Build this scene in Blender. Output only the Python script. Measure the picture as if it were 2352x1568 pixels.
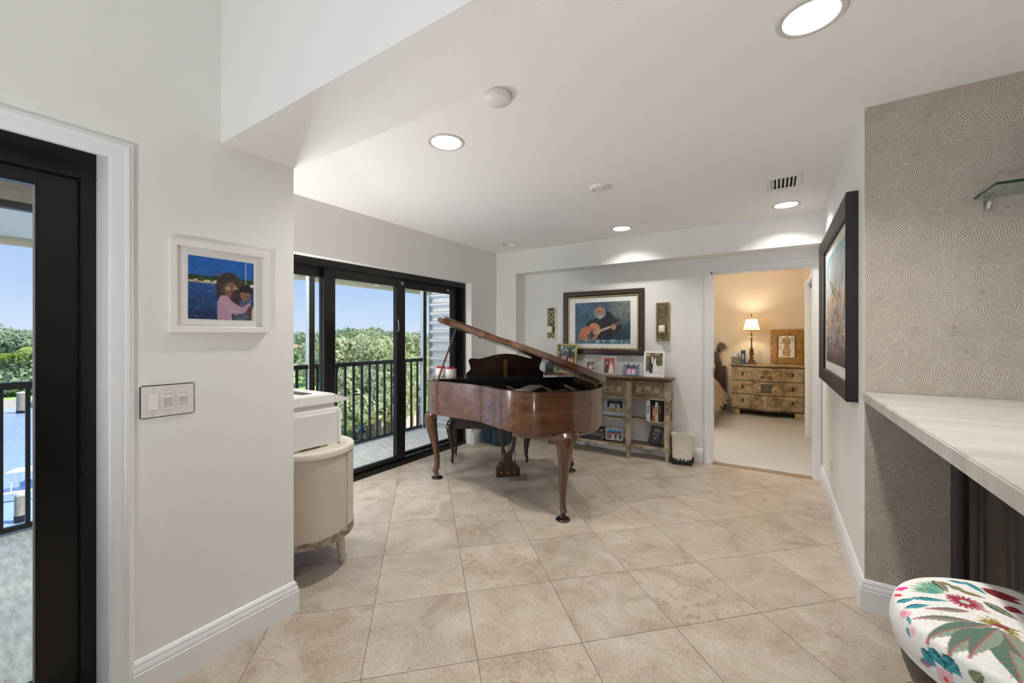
import bpy, bmesh, math, random
import numpy as np
from mathutils import Vector, Matrix
from mathutils.geometry import tessellate_polygon

for _o in list(bpy.data.objects):
    bpy.data.objects.remove(_o)
SC = bpy.context.scene
COL = SC.collection
PI = math.pi
R = math.radians

# ------------------------------------------------------------------ camera
YAW = 0.5734
cam_d = bpy.data.cameras.new('camera')
cam_d.sensor_width = 36.0
cam_d.lens = 934.24 / 2352 * 36.0
cam_d.shift_y = -(784 - 773.69) / 2352
cam_d.clip_start = 0.02
cam_d.clip_end = 2000
cam = bpy.data.objects.new('camera', cam_d)
cam.location = (0, 0, 1.325)
cam.rotation_euler = (PI / 2, 0, YAW)
COL.objects.link(cam)
SC.camera = cam

# ------------------------------------------------------------------ view, sky, sun
SC.view_settings.view_transform = 'Standard'
SC.view_settings.look = 'None'
SC.view_settings.exposure = 0.32
SC.view_settings.gamma = 1.0
SC.view_settings.use_curve_mapping = False
SC.cycles.use_denoising = True
SC.cycles.max_bounces = 10
SC.cycles.diffuse_bounces = 5
SC.cycles.glossy_bounces = 4
SC.cycles.transmission_bounces = 8
SC.cycles.transparent_max_bounces = 12
SC.cycles.sample_clamp_indirect = 6.0
SC.cycles.caustics_reflective = False
SC.cycles.caustics_refractive = False


def lin(c):
    c = c / 255.0 if c > 1 else c
    return c / 12.92 if c <= 0.04045 else ((c + 0.055) / 1.055) ** 2.4


def rgb(h):
    """sRGB hex string or 0-255 triple -> linear rgba"""
    if isinstance(h, str):
        h = h.lstrip('#')
        h = [int(h[i:i + 2], 16) for i in (0, 2, 4)]
    return tuple(lin(float(x) + 1e-6 if x > 1 else x / 255.0) for x in h) + (1.0,)


W = bpy.data.worlds.new('sky')
SC.world = W
W.use_nodes = True
nt = W.node_tree
nt.nodes.clear()
n_out = nt.nodes.new('ShaderNodeOutputWorld')
n_bg = nt.nodes.new('ShaderNodeBackground')
n_tc = nt.nodes.new('ShaderNodeTexCoord')
n_sep = nt.nodes.new('ShaderNodeSeparateXYZ')
n_rmp = nt.nodes.new('ShaderNodeValToRGB')
nt.links.new(n_tc.outputs['Generated'], n_sep.inputs[0])
nt.links.new(n_sep.outputs['Z'], n_rmp.inputs[0])
e = n_rmp.color_ramp.elements
e[0].position = 0.0
e[0].color = rgb('#dbe9ff')
e[1].position = 1.0
e[1].color = rgb('#6f9fe6')
x = e.new(0.10)
x.color = rgb('#bcd6fd')
x = e.new(0.30)
x.color = rgb('#9dc3fa')
nt.links.new(n_rmp.outputs[0], n_bg.inputs[0])
n_bg.inputs[1].default_value = 0.82
nt.links.new(n_bg.outputs[0], n_out.inputs[0])

sun_d = bpy.data.lights.new('sun', 'SUN')
sun_d.energy = 4.8
sun_d.angle = R(0.6)
sun_d.color = (1.0, 0.95, 0.86)
sun = bpy.data.objects.new('sun', sun_d)
sun.rotation_euler = Vector((0.55, 0.42, 0.95)).to_track_quat('Z', 'Y').to_euler()
sun.location = (20, 15, 40)
COL.objects.link(sun)

# ------------------------------------------------------------------ measured layout (metres)
XL, YL1 = -1.955, 1.080          # wall beside the glass door, and its end
YB0, ZBEAM = 0.773, 2.138        # ceiling beam
XS, XF = -3.148, -3.239          # window wall, and the plane of its door frame
ZC = 2.442                       # ceiling
YB, YN = 4.490, 4.705            # header / niche wall
XR, YW = 0.368, 2.600            # painting wall, bar wall
XN, ZH = -2.839, 2.154           # niche side and head
YO1, ZO = 3.951, 1.991           # window opening end and head
YBK = 8.45                       # bedroom back wall
XBR = 0.41                       # bedroom side wall


# ------------------------------------------------------------------ materials
def _new(name):
    m = bpy.data.materials.new(name)
    m.use_nodes = True
    t = m.node_tree
    b = t.nodes['Principled BSDF']
    return m, t, b


def mat(name, col, rough=0.5, metal=0.0, var=None, bump=None, coat=0.0, stretch=None, emit=None, spec=None, col2=None, sheen=0.0):
    """var=(scale, amount) colour mottling; bump=(scale, distance); stretch = mapping scale"""
    m, t, b = _new(name)
    c = rgb(col)
    b.inputs['Base Color'].default_value = c
    b.inputs['Roughness'].default_value = rough
    b.inputs['Metallic'].default_value = metal
    if spec is not None:
        b.inputs['Specular IOR Level'].default_value = spec
    if coat:
        b.inputs['Coat Weight'].default_value = coat
        b.inputs['Coat Roughness'].default_value = 0.08
    if sheen:
        b.inputs['Sheen Weight'].default_value = sheen
    if emit:
        b.inputs['Emission Color'].default_value = rgb(emit[0])
        b.inputs['Emission Strength'].default_value = emit[1]
    if var or bump:
        tc = t.nodes.new('ShaderNodeTexCoord')
        mp = t.nodes.new('ShaderNodeMapping')
        t.links.new(tc.outputs['Object'], mp.inputs[0])
        if stretch:
            mp.inputs['Scale'].default_value = stretch
    if var:
        n = t.nodes.new('ShaderNodeTexNoise')
        n.inputs['Scale'].default_value = var[0]
        n.inputs['Detail'].default_value = 5
        t.links.new(mp.outputs[0], n.inputs['Vector'])
        r = t.nodes.new('ShaderNodeValToRGB')
        r.color_ramp.elements[0].position = 0.3
        r.color_ramp.elements[1].position = 0.7
        a = var[1]
        if col2:
            r.color_ramp.elements[0].color = rgb(col2)
            r.color_ramp.elements[1].color = c
        else:
            r.color_ramp.elements[0].color = tuple(x * (1 - a) for x in c[:3]) + (1,)
            r.color_ramp.elements[1].color = tuple(min(1, x * (1 + a)) for x in c[:3]) + (1,)
        t.links.new(n.outputs['Fac'], r.inputs[0])
        t.links.new(r.outputs[0], b.inputs['Base Color'])
    if bump:
        n2 = t.nodes.new('ShaderNodeTexNoise')
        n2.inputs['Scale'].default_value = bump[0]
        n2.inputs['Detail'].default_value = 3
        t.links.new(mp.outputs[0], n2.inputs['Vector'])
        bp = t.nodes.new('ShaderNodeBump')
        bp.inputs['Distance'].default_value = bump[1]
        bp.inputs['Strength'].default_value = 1.0
        t.links.new(n2.outputs['Fac'], bp.inputs['Height'])
        t.links.new(bp.outputs[0], b.inputs['Normal'])
    return m


def wood(name, c1, c2, rough=0.35, axis=0, scale=1.0, coat=0.0, contrast=(0.3, 0.7)):
    """streaky grain that runs along the given object axis"""
    m, t, b = _new(name)
    tc = t.nodes.new('ShaderNodeTexCoord')
    mp = t.nodes.new('ShaderNodeMapping')
    t.links.new(tc.outputs['Object'], mp.inputs[0])
    s = [26.0 * scale] * 3
    s[axis] = 1.6 * scale
    mp.inputs['Scale'].default_value = s
    n = t.nodes.new('ShaderNodeTexNoise')
    n.inputs['Scale'].default_value = 1.0
    n.inputs['Detail'].default_value = 6
    n.inputs['Roughness'].default_value = 0.65
    n.inputs['Distortion'].default_value = 0.6
    t.links.new(mp.outputs[0], n.inputs['Vector'])
    r = t.nodes.new('ShaderNodeValToRGB')
    r.color_ramp.elements[0].position = contrast[0]
    r.color_ramp.elements[1].position = contrast[1]
    r.color_ramp.elements[0].color = rgb(c1)
    r.color_ramp.elements[1].color = rgb(c2)
    t.links.new(n.outputs['Fac'], r.inputs[0])
    t.links.new(r.outputs[0], b.inputs['Base Color'])
    b.inputs['Roughness'].default_value = rough
    if coat:
        b.inputs['Coat Weight'].default_value = coat
        b.inputs['Coat Roughness'].default_value = 0.06
    bp = t.nodes.new('ShaderNodeBump')
    bp.inputs['Distance'].default_value = 0.0003
    bp.inputs['Strength'].default_value = 0.1 if coat >= .5 else 0.4
    t.links.new(n.outputs['Fac'], bp.inputs['Height'])
    t.links.new(bp.outputs[0], b.inputs['Normal'])
    return m


def distressed(name, base, dark, amount=0.5, scale=14.0, rough=0.6):
    """painted wood rubbed through to a darker ground"""
    m, t, b = _new(name)
    tc = t.nodes.new('ShaderNodeTexCoord')
    n = t.nodes.new('ShaderNodeTexNoise')
    n.inputs['Scale'].default_value = scale
    n.inputs['Detail'].default_value = 8
    n.inputs['Roughness'].default_value = 0.7
    t.links.new(tc.outputs['Object'], n.inputs['Vector'])
    r = t.nodes.new('ShaderNodeValToRGB')
    r.color_ramp.elements[0].position = 0.28 + 0.15 * amount
    r.color_ramp.elements[1].position = 0.5 + 0.2 * amount
    r.color_ramp.elements[0].color = rgb(dark)
    r.color_ramp.elements[1].color = rgb(base)
    t.links.new(n.outputs['Fac'], r.inputs[0])
    t.links.new(r.outputs[0], b.inputs['Base Color'])
    b.inputs['Roughness'].default_value = rough
    return m


def glass_mat(name, tint='#ffffff', refl=0.10):
    """thin pane: clear with a fresnel mirror on top"""
    m = bpy.data.materials.new(name)
    m.use_nodes = True
    t = m.node_tree
    t.nodes.clear()
    o = t.nodes.new('ShaderNodeOutputMaterial')
    tr = t.nodes.new('ShaderNodeBsdfTransparent')
    tr.inputs[0].default_value = rgb(tint)
    gl = t.nodes.new('ShaderNodeBsdfGlossy')
    gl.inputs['Roughness'].default_value = 0.02
    lw = t.nodes.new('ShaderNodeFresnel')
    lw.inputs['IOR'].default_value = 1.45
    mu = t.nodes.new('ShaderNodeMath')
    mu.operation = 'MULTIPLY'
    mu.inputs[1].default_value = refl * 10
    mx = t.nodes.new('ShaderNodeMixShader')
    ge = t.nodes.new('ShaderNodeNewGeometry')
    fr = t.nodes.new('ShaderNodeMath')       # only the outer face of the pane mirrors
    fr.operation = 'SUBTRACT'
    fr.inputs[0].default_value = 1.0
    m2 = t.nodes.new('ShaderNodeMath')
    m2.operation = 'MULTIPLY'
    t.links.new(ge.outputs['Backfacing'], fr.inputs[1])
    t.links.new(lw.outputs[0], mu.inputs[0])
    t.links.new(mu.outputs[0], m2.inputs[0])
    t.links.new(fr.outputs[0], m2.inputs[1])
    t.links.new(m2.outputs[0], mx.inputs[0])
    t.links.new(tr.outputs[0], mx.inputs[1])
    t.links.new(gl.outputs[0], mx.inputs[2])
    t.links.new(mx.outputs[0], o.inputs[0])
    return m


def print_mat(name, rough=0.4, noise=0.0):
    m, t, b = _new(name)
    a = t.nodes.new('ShaderNodeAttribute')
    a.attribute_name = 'Col'
    t.links.new(a.outputs['Color'], b.inputs['Base Color'])
    b.inputs['Roughness'].default_value = rough
    if noise:
        tc = t.nodes.new('ShaderNodeTexCoord')
        n = t.nodes.new('ShaderNodeTexNoise')
        n.inputs['Scale'].default_value = 160
        n.inputs['Detail'].default_value = 3
        t.links.new(tc.outputs['Object'], n.inputs['Vector'])
        bp = t.nodes.new('ShaderNodeBump')
        bp.inputs['Distance'].default_value = noise
        t.links.new(n.outputs['Fac'], bp.inputs['Height'])
        t.links.new(bp.outputs[0], b.inputs['Normal'])
    return m


# ------------------------------------------------------------------ mesh builder
def frange(n):
    return [i / n for i in range(n + 1)]


def catmull(pts, n=8, closed=False):
    out = []
    P = [Vector(p) for p in pts]
    N = len(P)
    rng = range(N if closed else N - 1)
    for i in rng:
        if closed:
            p0, p1, p2, p3 = P[(i - 1) % N], P[i], P[(i + 1) % N], P[(i + 2) % N]
        else:
            p0, p1, p2, p3 = P[max(i - 1, 0)], P[i], P[i + 1], P[min(i + 2, N - 1)]
        for k in range(n):
            t = k / n
            out.append(0.5 * ((2 * p1) + (p2 - p0) * t + (2 * p0 - 5 * p1 + 4 * p2 - p3) * t * t + (3 * p1 - p0 - 3 * p2 + p3) * t ** 3))
    if not closed:
        out.append(P[-1])
    return out


class MB:
    def __init__(self):
        self.v = []
        self.f = []
        self.c = None

    def box(self, x0, x1, y0, y1, z0, z1):
        if x0 > x1: x0, x1 = x1, x0
        if y0 > y1: y0, y1 = y1, y0
        if z0 > z1: z0, z1 = z1, z0
        i = len(self.v)
        self.v += [(x0, y0, z0), (x1, y0, z0), (x1, y1, z0), (x0, y1, z0), (x0, y0, z1), (x1, y0, z1), (x1, y1, z1), (x0, y1, z1)]
        self.f += [(i, i + 3, i + 2, i + 1), (i + 4, i + 5, i + 6, i + 7), (i, i + 1, i + 5, i + 4), (i + 1, i + 2, i + 6, i + 5), (i + 2, i + 3, i + 7, i + 6), (i + 3, i, i + 4, i + 7)]
        return self

    def prism(self, pts, a, b, plane='xy'):
        """polygon extruded between a and b along the remaining axis"""
        def P(p, h):
            return (p[0], p[1], h) if plane == 'xy' else ((p[0], h, p[1]) if plane == 'xz' else (h, p[0], p[1]))
        i = len(self.v)
        n = len(pts)
        ar = sum(pts[k][0] * pts[(k + 1) % n][1] - pts[(k + 1) % n][0] * pts[k][1] for k in range(n))
        pts = list(pts) if ar > 0 else list(reversed(pts))
        self.v += [P(p, a) for p in pts] + [P(p, b) for p in pts]
        flip = (plane == 'xz')
        lo, hi = list(range(i, i + n)), list(range(i + n, i + 2 * n))
        top, bot = hi, lo[::-1]
        if (a > b) != flip:
            top, bot = top[::-1], bot[::-1]
        self.f += [tuple(bot), tuple(top)]
        for k in range(n):
            q = (lo[k], lo[(k + 1) % n], hi[(k + 1) % n], hi[k])
            self.f.append(q[::-1] if ((a > b) != flip) else q)
        return self

    def lathe(self, prof, seg=24, c=(0, 0, 0), sx=1.0, sy=1.0, caps=True):
        i = len(self.v)
        n = len(prof)
        for r, z in prof:
            for k in range(seg):
                a = 2 * PI * k / seg
                self.v.append((c[0] + r * math.cos(a) * sx, c[1] + r * math.sin(a) * sy, c[2] + z))
        for j in range(n - 1):
            for k in range(seg):
                k2 = (k + 1) % seg
                self.f.append((i + j * seg + k, i + j * seg + k2, i + (j + 1) * seg + k2, i + (j + 1) * seg + k))
        if caps and prof[0][0] > 1e-4:
            self.f.append(tuple(i + k for k in range(seg))[::-1])
        if caps and prof[-1][0] > 1e-4:
            self.f.append(tuple(i + (n - 1) * seg + k for k in range(seg)))
        return self

    def tube(self, pts, r, seg=8, caps=True, closed=False, flat=None):
        """round bar along points; r float or list; flat=(up, ratio) squashes it"""
        P = [Vector(p) for p in pts]
        n = len(P)
        i0 = len(self.v)
        rr = r if isinstance(r, (list, tuple)) else [r] * n
        u = None
        for k in range(n):
            if closed:
                d = (P[(k + 1) % n] - P[k - 1])
            else:
                d = (P[min(k + 1, n - 1)] - P[max(k - 1, 0)])
            d.normalize()
            if u is None:
                ref = Vector((0, 0, 1)) if abs(d.z) < 0.9 else Vector((1, 0, 0))
                u = d.cross(ref).normalized()
            else:
                u = (u - d * u.dot(d))
                if u.length < 1e-6:
                    u = d.orthogonal()
                u.normalize()
            w = d.cross(u)
            for s in range(seg):
                a = 2 * PI * s / seg
                self.v.append(tuple(P[k] + (u * math.cos(a) + w * math.sin(a)) * rr[k]))
        m = n if closed else n - 1
        for k in range(m):
            k2 = (k + 1) % n
            for s in range(seg):
                s2 = (s + 1) % seg
                self.f.append((i0 + k * seg + s, i0 + k * seg + s2, i0 + k2 * seg + s2, i0 + k2 * seg + s))
        if caps and not closed:
            self.f.append(tuple(i0 + s for s in range(seg))[::-1])
            self.f.append(tuple(i0 + (n - 1) * seg + s for s in range(seg)))
        return self

    def loft(self, rings, caps=True, closed=True):
        i0 = len(self.v)
        n = len(rings[0])
        for rg in rings:
            self.v += [tuple(p) for p in rg]
        m = n if closed else n - 1
        for j in range(len(rings) - 1):
            for k in range(m):
                k2 = (k + 1) % n
                self.f.append((i0 + j * n + k, i0 + j * n + k2, i0 + (j + 1) * n + k2, i0 + (j + 1) * n + k))
        if caps:
            self.f.append(tuple(range(i0, i0 + n))[::-1])
            e = i0 + (len(rings) - 1) * n
            self.f.append(tuple(range(e, e + n)))
        return self

    def rect_sweep(self, w, h, prof):
        """mitred frame in the xz plane, centred; prof = closed list of (inset, y)"""
        rings = []
        for ins, y in prof:
            a, b = w / 2 - ins, h / 2 - ins
            rings.append([(-a, y, -b), (a, y, -b), (a, y, b), (-a, y, b)])
        i0 = len(self.v)
        for rg in rings:
            self.v += rg
        n = len(rings)
        for j in range(n):
            j2 = (j + 1) % n
            for k in range(4):
                k2 = (k + 1) % 4
                self.f.append((i0 + j * 4 + k, i0 + j2 * 4 + k, i0 + j2 * 4 + k2, i0 + j * 4 + k2))
        return self

    def ball(self, c, r, seg=10, ring=6, sc=(1, 1, 1)):
        prof = [(max(1e-5, math.sin(PI * k / ring)) * r, -math.cos(PI * k / ring) * r) for k in range(ring + 1)]
        i = len(self.v)
        self.lathe(prof, seg)
        for k in range(i, len(self.v)):
            p = self.v[k]
            self.v[k] = (c[0] + p[0] * sc[0], c[1] + p[1] * sc[1], c[2] + p[2] * sc[2])
        return self

    def xf(self, M, start=0):
        for k in range(start, len(self.v)):
            self.v[k] = tuple(M @ Vector(self.v[k]))
        return self

    def build(self, name, m, parent=None, smooth=None, bevel=0.0, seg=2, loc=None, rot=None):
        me = bpy.data.meshes.new(name)
        me.from_pydata(self.v, [], self.f)
        bm = bmesh.new()
        bm.from_mesh(me)
        bmesh.ops.recalc_face_normals(bm, faces=bm.faces)
        if bevel:
            ed = [e_ for e_ in bm.edges if len(e_.link_faces) == 2 and e_.calc_face_angle(0) > R(35)]
            bmesh.ops.bevel(bm, geom=ed, offset=bevel, segments=seg, affect='EDGES', clamp_overlap=True)
        bm.to_mesh(me)
        bm.free()
        if self.c is not None:
            at = me.color_attributes.new('Col', 'FLOAT_COLOR', 'POINT')
            at.data.foreach_set('color', np.asarray(self.c, dtype=np.float32).ravel())
        me.materials.append(m)
        if smooth or (smooth is None and bevel):
            me.shade_smooth()
            me.set_sharp_from_angle(angle=R(smooth if smooth else 40))
        o = bpy.data.objects.new(name, me)
        COL.objects.link(o)
        if parent is not None:
            o.parent = parent
        if loc is not None:
            o.location = loc
        if rot is not None:
            o.rotation_euler = rot
        return o


def thing(name, label, cat, loc=(0, 0, 0), rz=0.0, group=None):
    o = bpy.data.objects.new(name, None)
    o.empty_display_size = 0.05
    COL.objects.link(o)
    o.location = loc
    o.rotation_euler = (0, 0, rz)
    o['label'] = label
    o['category'] = cat
    if group:
        o['group'] = group
    return o


def tag(o, label, cat, group=None):
    o['label'] = label
    o['category'] = cat
    if group:
        o['group'] = group
    return o


def struct(o, label=None):
    o['kind'] = 'structure'
    if label:
        o['label'] = label
    return o


def copy_tree(o, parent=None):
    c = o.copy()
    COL.objects.link(c)
    c.parent = parent
    for ch in list(o.children):
        copy_tree(ch, c)
    return c


def bx(name, m, parent, x0, x1, y0, y1, z0, z1, bevel=0.0):
    return MB().box(x0, x1, y0, y1, z0, z1).build(name, m, parent, bevel=bevel)

# ------------------------------------------------------------------ shared materials
M_WALL = mat('wall_paint', '#ebeae6', 0.55, bump=(180, 0.0008))
M_CEIL = mat('ceiling_paint', '#f2f1ee', 0.65, bump=(140, 0.0010))
M_TRIM = mat('white_trim_paint', '#e9e9ea', 0.3)
M_CREAM = mat('bedroom_paint', '#eadcc6', 0.6, bump=(160, 0.0008))
M_BLACK = mat('bronze_black_metal', '#0d0b0a', 0.32, spec=0.4)
M_DARKMETAL = mat('railing_black_metal', '#171615', 0.4)
M_GREYMETAL = mat('grey_aluminium', '#9aa09f', 0.35, metal=0.3)
M_GLASS = glass_mat('window_glass', '#fbfdfc', 0.06)
M_CARPET = mat('cream_carpet', '#cdcbc6', 0.95, var=(60, 0.06), bump=(420, 0.004))
M_BALC = mat('balcony_floor_coating', '#e6e4de', 0.75, var=(9, 0.25), bump=(38, 0.010), stretch=(1.0, 4.0, 1.0))
M_EXTW = mat('exterior_stucco', '#e6dfd2', 0.9, bump=(60, 0.003))
M_SOFFIT = mat('eave_soffit_paint', '#f8f3e6', 0.7)
M_BROWNBEAM = mat('balcony_beam_paint', '#8d8070', 0.7, var=(4, 0.12), stretch=(1, 0.4, 8))
M_GROUT = mat('floor_grout', '#7d6b58', 0.9)


def travertine():
    m, t, b = _new('travertine')
    tc = t.nodes.new('ShaderNodeTexCoord')
    oi = t.nodes.new('ShaderNodeObjectInfo')
    off = t.nodes.new('ShaderNodeVectorMath')
    off.operation = 'SCALE'
    off.inputs[0].default_value = (37.0, 61.0, 0.0)
    t.links.new(oi.outputs['Random'], off.inputs['Scale'])
    ad = t.nodes.new('ShaderNodeVectorMath')
    ad.operation = 'ADD'
    t.links.new(tc.outputs['Object'], ad.inputs[0])
    t.links.new(off.outputs[0], ad.inputs[1])
    # broad clouding
    n1 = t.nodes.new('ShaderNodeTexNoise')
    n1.inputs['Scale'].default_value = 4.5
    n1.inputs['Detail'].default_value = 7
    n1.inputs['Roughness'].default_value = 0.62
    n1.inputs['Distortion'].default_value = 0.8
    t.links.new(ad.outputs[0], n1.inputs['Vector'])
    r1 = t.nodes.new('ShaderNodeValToRGB')
    r1.color_ramp.elements[0].position = 0.32
    r1.color_ramp.elements[0].color = rgb('#a49483')
    r1.color_ramp.elements[1].position = 0.72
    r1.color_ramp.elements[1].color = rgb('#c9beb0')
    k = r1.color_ramp.elements.new(0.5)
    k.color = rgb('#b8ab9b')
    t.links.new(n1.outputs['Fac'], r1.inputs[0])
    # fine pitting / speckle
    n2 = t.nodes.new('ShaderNodeTexNoise')
    n2.inputs['Scale'].default_value = 70
    n2.inputs['Detail'].default_value = 4
    t.links.new(ad.outputs[0], n2.inputs['Vector'])
    r2 = t.nodes.new('ShaderNodeValToRGB')
    r2.color_ramp.elements[0].position = 0.3
    r2.color_ramp.elements[0].color = (0.82, 0.80, 0.78, 1)
    r2.color_ramp.elements[1].position = 0.6
    r2.color_ramp.elements[1].color = (1, 1, 1, 1)
    t.links.new(n2.outputs['Fac'], r2.inputs[0])
    mx = t.nodes.new('ShaderNodeMixRGB')
    mx.blend_type = 'MULTIPLY'
    mx.inputs[0].default_value = 1.0
    t.links.new(r1.outputs[0], mx.inputs[1])
    t.links.new(r2.outputs[0], mx.inputs[2])
    # thin ochre veins, only on part of the tiles
    n3 = t.nodes.new('ShaderNodeTexNoise')
    n3.inputs['Scale'].default_value = 3.2
    n3.inputs['Detail'].default_value = 6
    n3.inputs['Distortion'].default_value = 1.6
    t.links.new(ad.outputs[0], n3.inputs['Vector'])
    r3 = t.nodes.new('ShaderNodeValToRGB')
    r3.color_ramp.interpolation = 'EASE'
    r3.color_ramp.elements[0].position = 0.485
    r3.color_ramp.elements[0].color = (0, 0, 0, 1)
    r3.color_ramp.elements[1].position = 0.515
    r3.color_ramp.elements[1].color = (0, 0, 0, 1)
    k = r3.color_ramp.elements.new(0.5)
    k.color = (1, 1, 1, 1)
    t.links.new(n3.outputs['Fac'], r3.inputs[0])
    gate = t.nodes.new('ShaderNodeMapRange')
    gate.inputs['From Min'].default_value = 0.45
    gate.inputs['From Max'].default_value = 1.0
    gate.inputs['To Min'].default_value = 0.0
    gate.inputs['To Max'].default_value = 0.7
    fr = t.nodes.new('ShaderNodeMath')
    fr.operation = 'FRACT'
    m17 = t.nodes.new('ShaderNodeMath')
    m17.operation = 'MULTIPLY'
    m17.inputs[1].default_value = 17.3
    t.links.new(oi.outputs['Random'], m17.inputs[0])
    t.links.new(m17.outputs[0], fr.inputs[0])
    t.links.new(fr.outputs[0], gate.inputs['Value'])
    gm = t.nodes.new('ShaderNodeMath')
    gm.operation = 'MULTIPLY'
    t.links.new(gate.outputs[0], gm.inputs[0])
    t.links.new(r3.outputs[0], gm.inputs[1])
    mv = t.nodes.new('ShaderNodeMixRGB')
    t.links.new(gm.outputs[0], mv.inputs[0])
    t.links.new(mx.outputs[0], mv.inputs[1])
    mv.inputs[2].default_value = rgb('#8b7347')
    # per-tile value shift
    hs = t.nodes.new('ShaderNodeHueSaturation')
    mr = t.nodes.new('ShaderNodeMapRange')
    mr.inputs['To Min'].default_value = 0.93
    mr.inputs['To Max'].default_value = 1.07
    t.links.new(oi.outputs['Random'], mr.inputs['Value'])
    t.links.new(mr.outputs[0], hs.inputs['Value'])
    t.links.new(mv.outputs[0], hs.inputs['Color'])
    t.links.new(hs.outputs[0], b.inputs['Base Color'])
    b.inputs['Roughness'].default_value = 0.34
    rr = t.nodes.new('ShaderNodeMapRange')
    rr.inputs['To Min'].default_value = 0.30
    rr.inputs['To Max'].default_value = 0.46
    t.links.new(n2.outputs['Fac'], rr.inputs['Value'])
    t.links.new(rr.outputs[0], b.inputs['Roughness'])
    return m


M_TRAV = travertine()


def wallpaper():
    """embossed paper: radiating coral rosettes with ringed cells"""
    m, t, b = _new('coral_wallpaper')
    L = t.links.new
    tc = t.nodes.new('ShaderNodeTexCoord')
    mp = t.nodes.new('ShaderNodeMapping')
    mp.inputs['Rotation'].default_value = (PI / 2, 0, 0)
    L(tc.outputs['Object'], mp.inputs[0])
    # gentle wobble of the rings
    wn = t.nodes.new('ShaderNodeTexNoise')
    wn.inputs['Scale'].default_value = 26
    wn.inputs['Detail'].default_value = 1
    L(mp.outputs[0], wn.inputs['Vector'])
    vo = t.nodes.new('ShaderNodeTexVoronoi')
    vo.voronoi_dimensions = '2D'
    vo.inputs['Scale'].default_value = 6.2
    vo.inputs['Randomness'].default_value = 0.75
    L(mp.outputs[0], vo.inputs['Vector'])
    sb = t.nodes.new('ShaderNodeVectorMath')
    sb.operation = 'SUBTRACT'
    L(mp.outputs[0], sb.inputs[0])
    L(vo.outputs['Position'], sb.inputs[1])
    sp = t.nodes.new('ShaderNodeSeparateXYZ')
    L(sb.outputs[0], sp.inputs[0])
    at = t.nodes.new('ShaderNodeMath')
    at.operation = 'ARCTAN2'
    L(sp.outputs[1], at.inputs[0])
    L(sp.outputs[0], at.inputs[1])
    # ring number from distance + wobble
    dm = t.nodes.new('ShaderNodeMath')
    dm.operation = 'MULTIPLY_ADD'
    dm.inputs[1].default_value = 0.22
    L(wn.outputs['Fac'], dm.inputs[0])
    L(vo.outputs['Distance'], dm.inputs[2])
    rs = t.nodes.new('ShaderNodeMath')
    rs.operation = 'MULTIPLY'
    rs.inputs[1].default_value = 4.6
    L(dm.outputs[0], rs.inputs[0])
    fl = t.nodes.new('ShaderNodeMath')
    fl.operation = 'FLOOR'
    L(rs.outputs[0], fl.inputs[0])
    frc = t.nodes.new('ShaderNodeMath')
    frc.operation = 'FRACT'
    L(rs.outputs[0], frc.inputs[0])
    # spokes: count grows with ring
    cn = t.nodes.new('ShaderNodeMath')
    cn.operation = 'MULTIPLY_ADD'
    cn.inputs[1].default_value = 14.0
    cn.inputs[2].default_value = 26.0
    L(fl.outputs[0], cn.inputs[0])
    an = t.nodes.new('ShaderNodeMath')
    an.operation = 'MULTIPLY'
    L(at.outputs[0], an.inputs[0])
    L(cn.outputs[0], an.inputs[1])
    sn = t.nodes.new('ShaderNodeMath')
    sn.operation = 'SINE'
    L(an.outputs[0], sn.inputs[0])
    spk = t.nodes.new('ShaderNodeMapRange')
    spk.inputs['From Min'].default_value = -0.95
    spk.inputs['From Max'].default_value = -0.1
    L(sn.outputs[0], spk.inputs['Value'])
    # ring line: raised where fract is near 0
    rl = t.nodes.new('ShaderNodeMapRange')
    rl.inputs['From Min'].default_value = 0.16
    rl.inputs['From Max'].default_value = 0.06
    L(frc.outputs[0], rl.inputs['Value'])
    mxm = t.nodes.new('ShaderNodeMath')
    mxm.operation = 'MAXIMUM'
    L(spk.outputs[0], mxm.inputs[0])
    L(rl.outputs[0], mxm.inputs[1])
    cr = t.nodes.new('ShaderNodeValToRGB')
    cr.color_ramp.elements[0].color = rgb('#a3988c')
    cr.color_ramp.elements[1].color = rgb('#c0b6a9')
    L(mxm.outputs[0], cr.inputs[0])
    L(cr.outputs[0], b.inputs['Base Color'])
    b.inputs['Roughness'].default_value = 0.42
    bp = t.nodes.new('ShaderNodeBump')
    bp.inputs['Distance'].default_value = 0.002
    bp.inputs['Strength'].default_value = 0.7
    L(mxm.outputs[0], bp.inputs['Height'])
    L(bp.outputs[0], b.inputs['Normal'])
    return m


M_PAPER = wallpaper()


def quartzite():
    m, t, b = _new('pale_quartzite')
    tc = t.nodes.new('ShaderNodeTexCoord')
    mp = t.nodes.new('ShaderNodeMapping')
    mp.inputs['Rotation'].default_value = (0, 0, R(-14))
    mp.inputs['Scale'].default_value = (1.2, 9.0, 1.2)
    t.links.new(tc.outputs['Object'], mp.inputs[0])
    n = t.nodes.new('ShaderNodeTexNoise')
    n.inputs['Scale'].default_value = 1.4
    n.inputs['Detail'].default_value = 7
    n.inputs['Distortion'].default_value = 0.5
    t.links.new(mp.outputs[0], n.inputs['Vector'])
    r = t.nodes.new('ShaderNodeValToRGB')
    r.color_ramp.elements[0].position = 0.35
    r.color_ramp.elements[0].color = rgb('#bab5ac')
    r.color_ramp.elements[1].position = 0.65
    r.color_ramp.elements[1].color = rgb('#cdc9c3')
    t.links.new(n.outputs['Fac'], r.inputs[0])
    t.links.new(r.outputs[0], b.inputs['Base Color'])
    b.inputs['Roughness'].default_value = 0.3
    return m


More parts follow.
